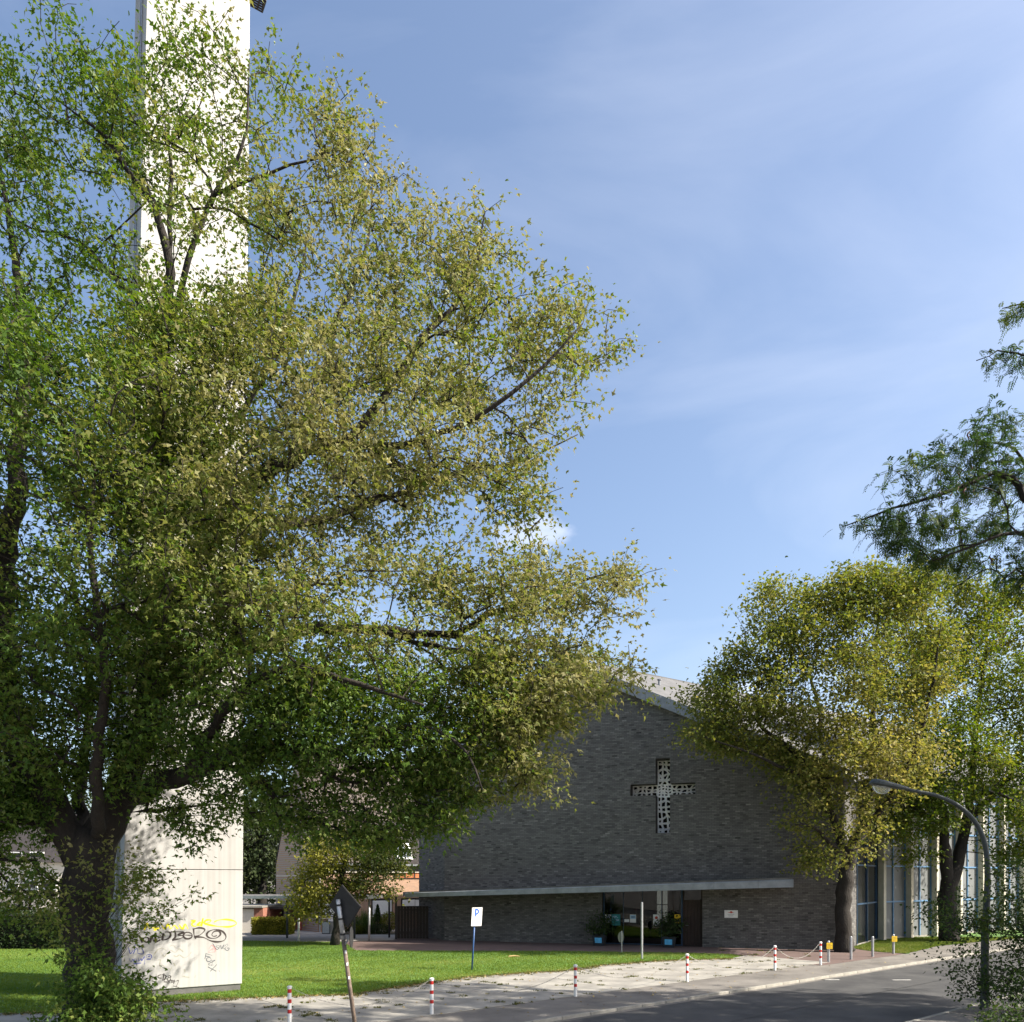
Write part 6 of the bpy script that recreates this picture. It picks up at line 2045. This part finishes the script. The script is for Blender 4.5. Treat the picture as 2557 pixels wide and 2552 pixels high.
# ------------------------------------------------------------------ grass blades, weeds, fallen leaves
def blades(name, poly, n, hmin, hmax, w, m, seed, z=.018, dens=None):
    r = np.random.default_rng(seed)
    poly = np.asarray(poly, float); lo, hi = poly.min(0), poly.max(0)
    lo[0] = max(lo[0], -32); hi[1] = min(hi[1], 46)
    pts = []
    tot = 0
    while tot < n:
        q = r.uniform(lo, hi, (n * 2, 2)); q = q[in_poly(q, poly)]
        q = q[np.abs(q[:, 0] / q[:, 1]) < .70]
        # more blades where they are seen closer
        q = q[r.uniform(0, 1, len(q)) < np.clip(24 / q[:, 1], 0, 1) ** 1.3]
        pts.append(q); tot += len(q)
    p = np.vstack(pts)[:n]
    a = r.uniform(0, 6.28, n); h = r.uniform(hmin, hmax, n)
    ln = r.normal(0, .35, (n, 2)) * h[:, None]
    sx = np.stack([np.cos(a), np.sin(a)], 1) * (w * r.uniform(.6, 1.4, n))[:, None]
    V = np.zeros((n, 3, 3))
    V[:, 0, :2] = p - sx; V[:, 1, :2] = p + sx; V[:, 2, :2] = p + ln
    V[:, :2, 2] = z - .004; V[:, 2, 2] = z + h
    P3 = np.column_stack([p, np.zeros(n)])
    tn = np.clip(.5 + .16 * wob(P3, .5) + .10 * wob(P3, 2.2) + r.normal(0, .12, n), 0, 1)
    o = np_mesh(name, V.reshape(-1, 3), 3, m, None, tn, True)
    return o
M['grass'] = leaf_mat('lawn_grass', [(0, (.065, .115, .018)), (.5, (.130, .200, .030)), (.85, (.20, .255, .052)), (1, (.33, .31, .10))], trans=.35, gloss=.05)
o = blades('lawn_grass', lawn_r, 230000, .025, .065, .011, M['grass'], 101)
tag(o, 'short bright green lawn grass between tower and church', 'grass')
M['grass2'] = leaf_mat('verge_grass', [(0, (.06, .09, .02)), (.5, (.12, .17, .03)), (1, (.26, .24, .08))], trans=.3, gloss=.05)
o = blades('verge_grass', rl, 60000, .03, .09, .014, M['grass2'], 102)
tag(o, 'thinner dry grass on the verge before the tall windows', 'grass')
# ragged grass and weeds at lawn edge and in slab joints
r = np.random.default_rng(103)
front = np.array([G(u, v)[:2] for u, v in lawn_front])
seg = np.diff(front, axis=0); sl2 = np.linalg.norm(seg, axis=1); cs_ = np.r_[0, np.cumsum(sl2)]
tufts = []
for _ in range(700):
    d = r.uniform(cs_[2], cs_[-1]); k = min(np.searchsorted(cs_, d) - 1, len(seg) - 1)
    p = front[k] + seg[k] * (d - cs_[k]) / sl2[k]
    tufts.append((*(p + RN * abs(r.normal(0, .35)) * r.uniform(0, 1)), r.uniform(.03, .09), 14))
for _ in range(260):
    i, jx = r.integers(-8, 10), r.integers(0, 4)
    if r.uniform() < .5:
        p = np.array(RP(i * sw + sw / 2, -2.28 - r.uniform(0, 4) * sd))
    else:
        p = np.array(RP(r.uniform(-10, 22), -2.28 - jx * sd + r.normal(0, .02)))
    if in_poly([p], lp)[0] or p[0] / p[1] > .37:
        continue
    for _k in range(r.integers(1, 4)):
        tufts.append((*(p + r.normal(0, .08, 2)), r.uniform(.02, .07), 16))
Vt = []
for (x, y, s_, nb3) in tufts:
    q = np.column_stack([x + r.normal(0, s_, nb3), y + r.normal(0, s_, nb3)])
    h = r.uniform(.02, .06, nb3)
    a = r.uniform(0, 6.28, nb3); sx = np.stack([np.cos(a), np.sin(a)], 1) * .012
    T = np.zeros((nb3, 3, 3)); T[:, 0, :2] = q - sx; T[:, 1, :2] = q + sx; T[:, 2, :2] = q + r.normal(0, .03, (nb3, 2)); T[:, :2, 2] = .01; T[:, 2, 2] = .012 + h
    Vt.append(T)
Vt = np.concatenate(Vt).reshape(-1, 3)
M['weed'] = leaf_mat('joint_weeds', [(0, (.035, .05, .014)), (.5, (.08, .095, .022)), (1, (.20, .17, .06))], trans=.25, gloss=.03)
o = np_mesh('weeds', Vt, 3, M['weed'], None, r.uniform(0, 1, len(Vt) // 3), True)
tag(o, 'small weeds and grass tufts in the concrete joints', 'weeds')
# fallen leaves
n = 2600
d = r.uniform(cs_[2], cs_[-1], n); k = np.clip(np.searchsorted(cs_, d) - 1, 0, len(seg) - 1)
p = front[k] + seg[k] * ((d - cs_[k]) / sl2[k])[:, None] + RN * (r.normal(.05, .28, n))[:, None]
q = np.array([RP(a, b_) for a, b_ in zip(r.uniform(-8, 24, 500), r.uniform(-7.5, 0, 500))])
lit = np.vstack([p, q])
Pz = np.column_stack([lit, np.full(len(lit), .028)])
a = r.uniform(0, 6.28, len(lit)); s_ = r.uniform(.04, .085, len(lit))
ex = np.stack([np.cos(a), np.sin(a), r.normal(0, .2, len(a))], 1); ey = np.stack([-np.sin(a), np.cos(a), r.normal(0, .2, len(a))], 1)
V = (Pz[:, None, :] + s_[:, None, None] * (SIMPLE[None, :, 0:1] * ex[:, None, :] + (SIMPLE[None, :, 1:2] - .5) * ey[:, None, :])).reshape(-1, 3)
M['litter'] = leaf_mat('fallen_leaf', [(0, (.10, .065, .025)), (.5, (.24, .17, .06)), (1, (.42, .33, .14))], trans=.1, gloss=.03)
o = np_mesh('fallen_leaves', V, 6, M['litter'], None, r.uniform(0, 1, len(lit)), True)
tag(o, 'dry fallen leaves along the lawn edge', 'leaves')
# a dead stick lying in the grass
g = G(1285, 2391)
o = MB().tube([g + np.array([-.25, 0, .05]), g + np.array([0, .03, .07]), g + np.array([.22, -.02, .055])], [.03, .035, .02], 6).build('dry_stick', mat('pale_dry_wood', (.55, .36, .16), .8, .2, 8, .2, 30))
tag(o, 'short pale stick lying in the lawn', 'stick')
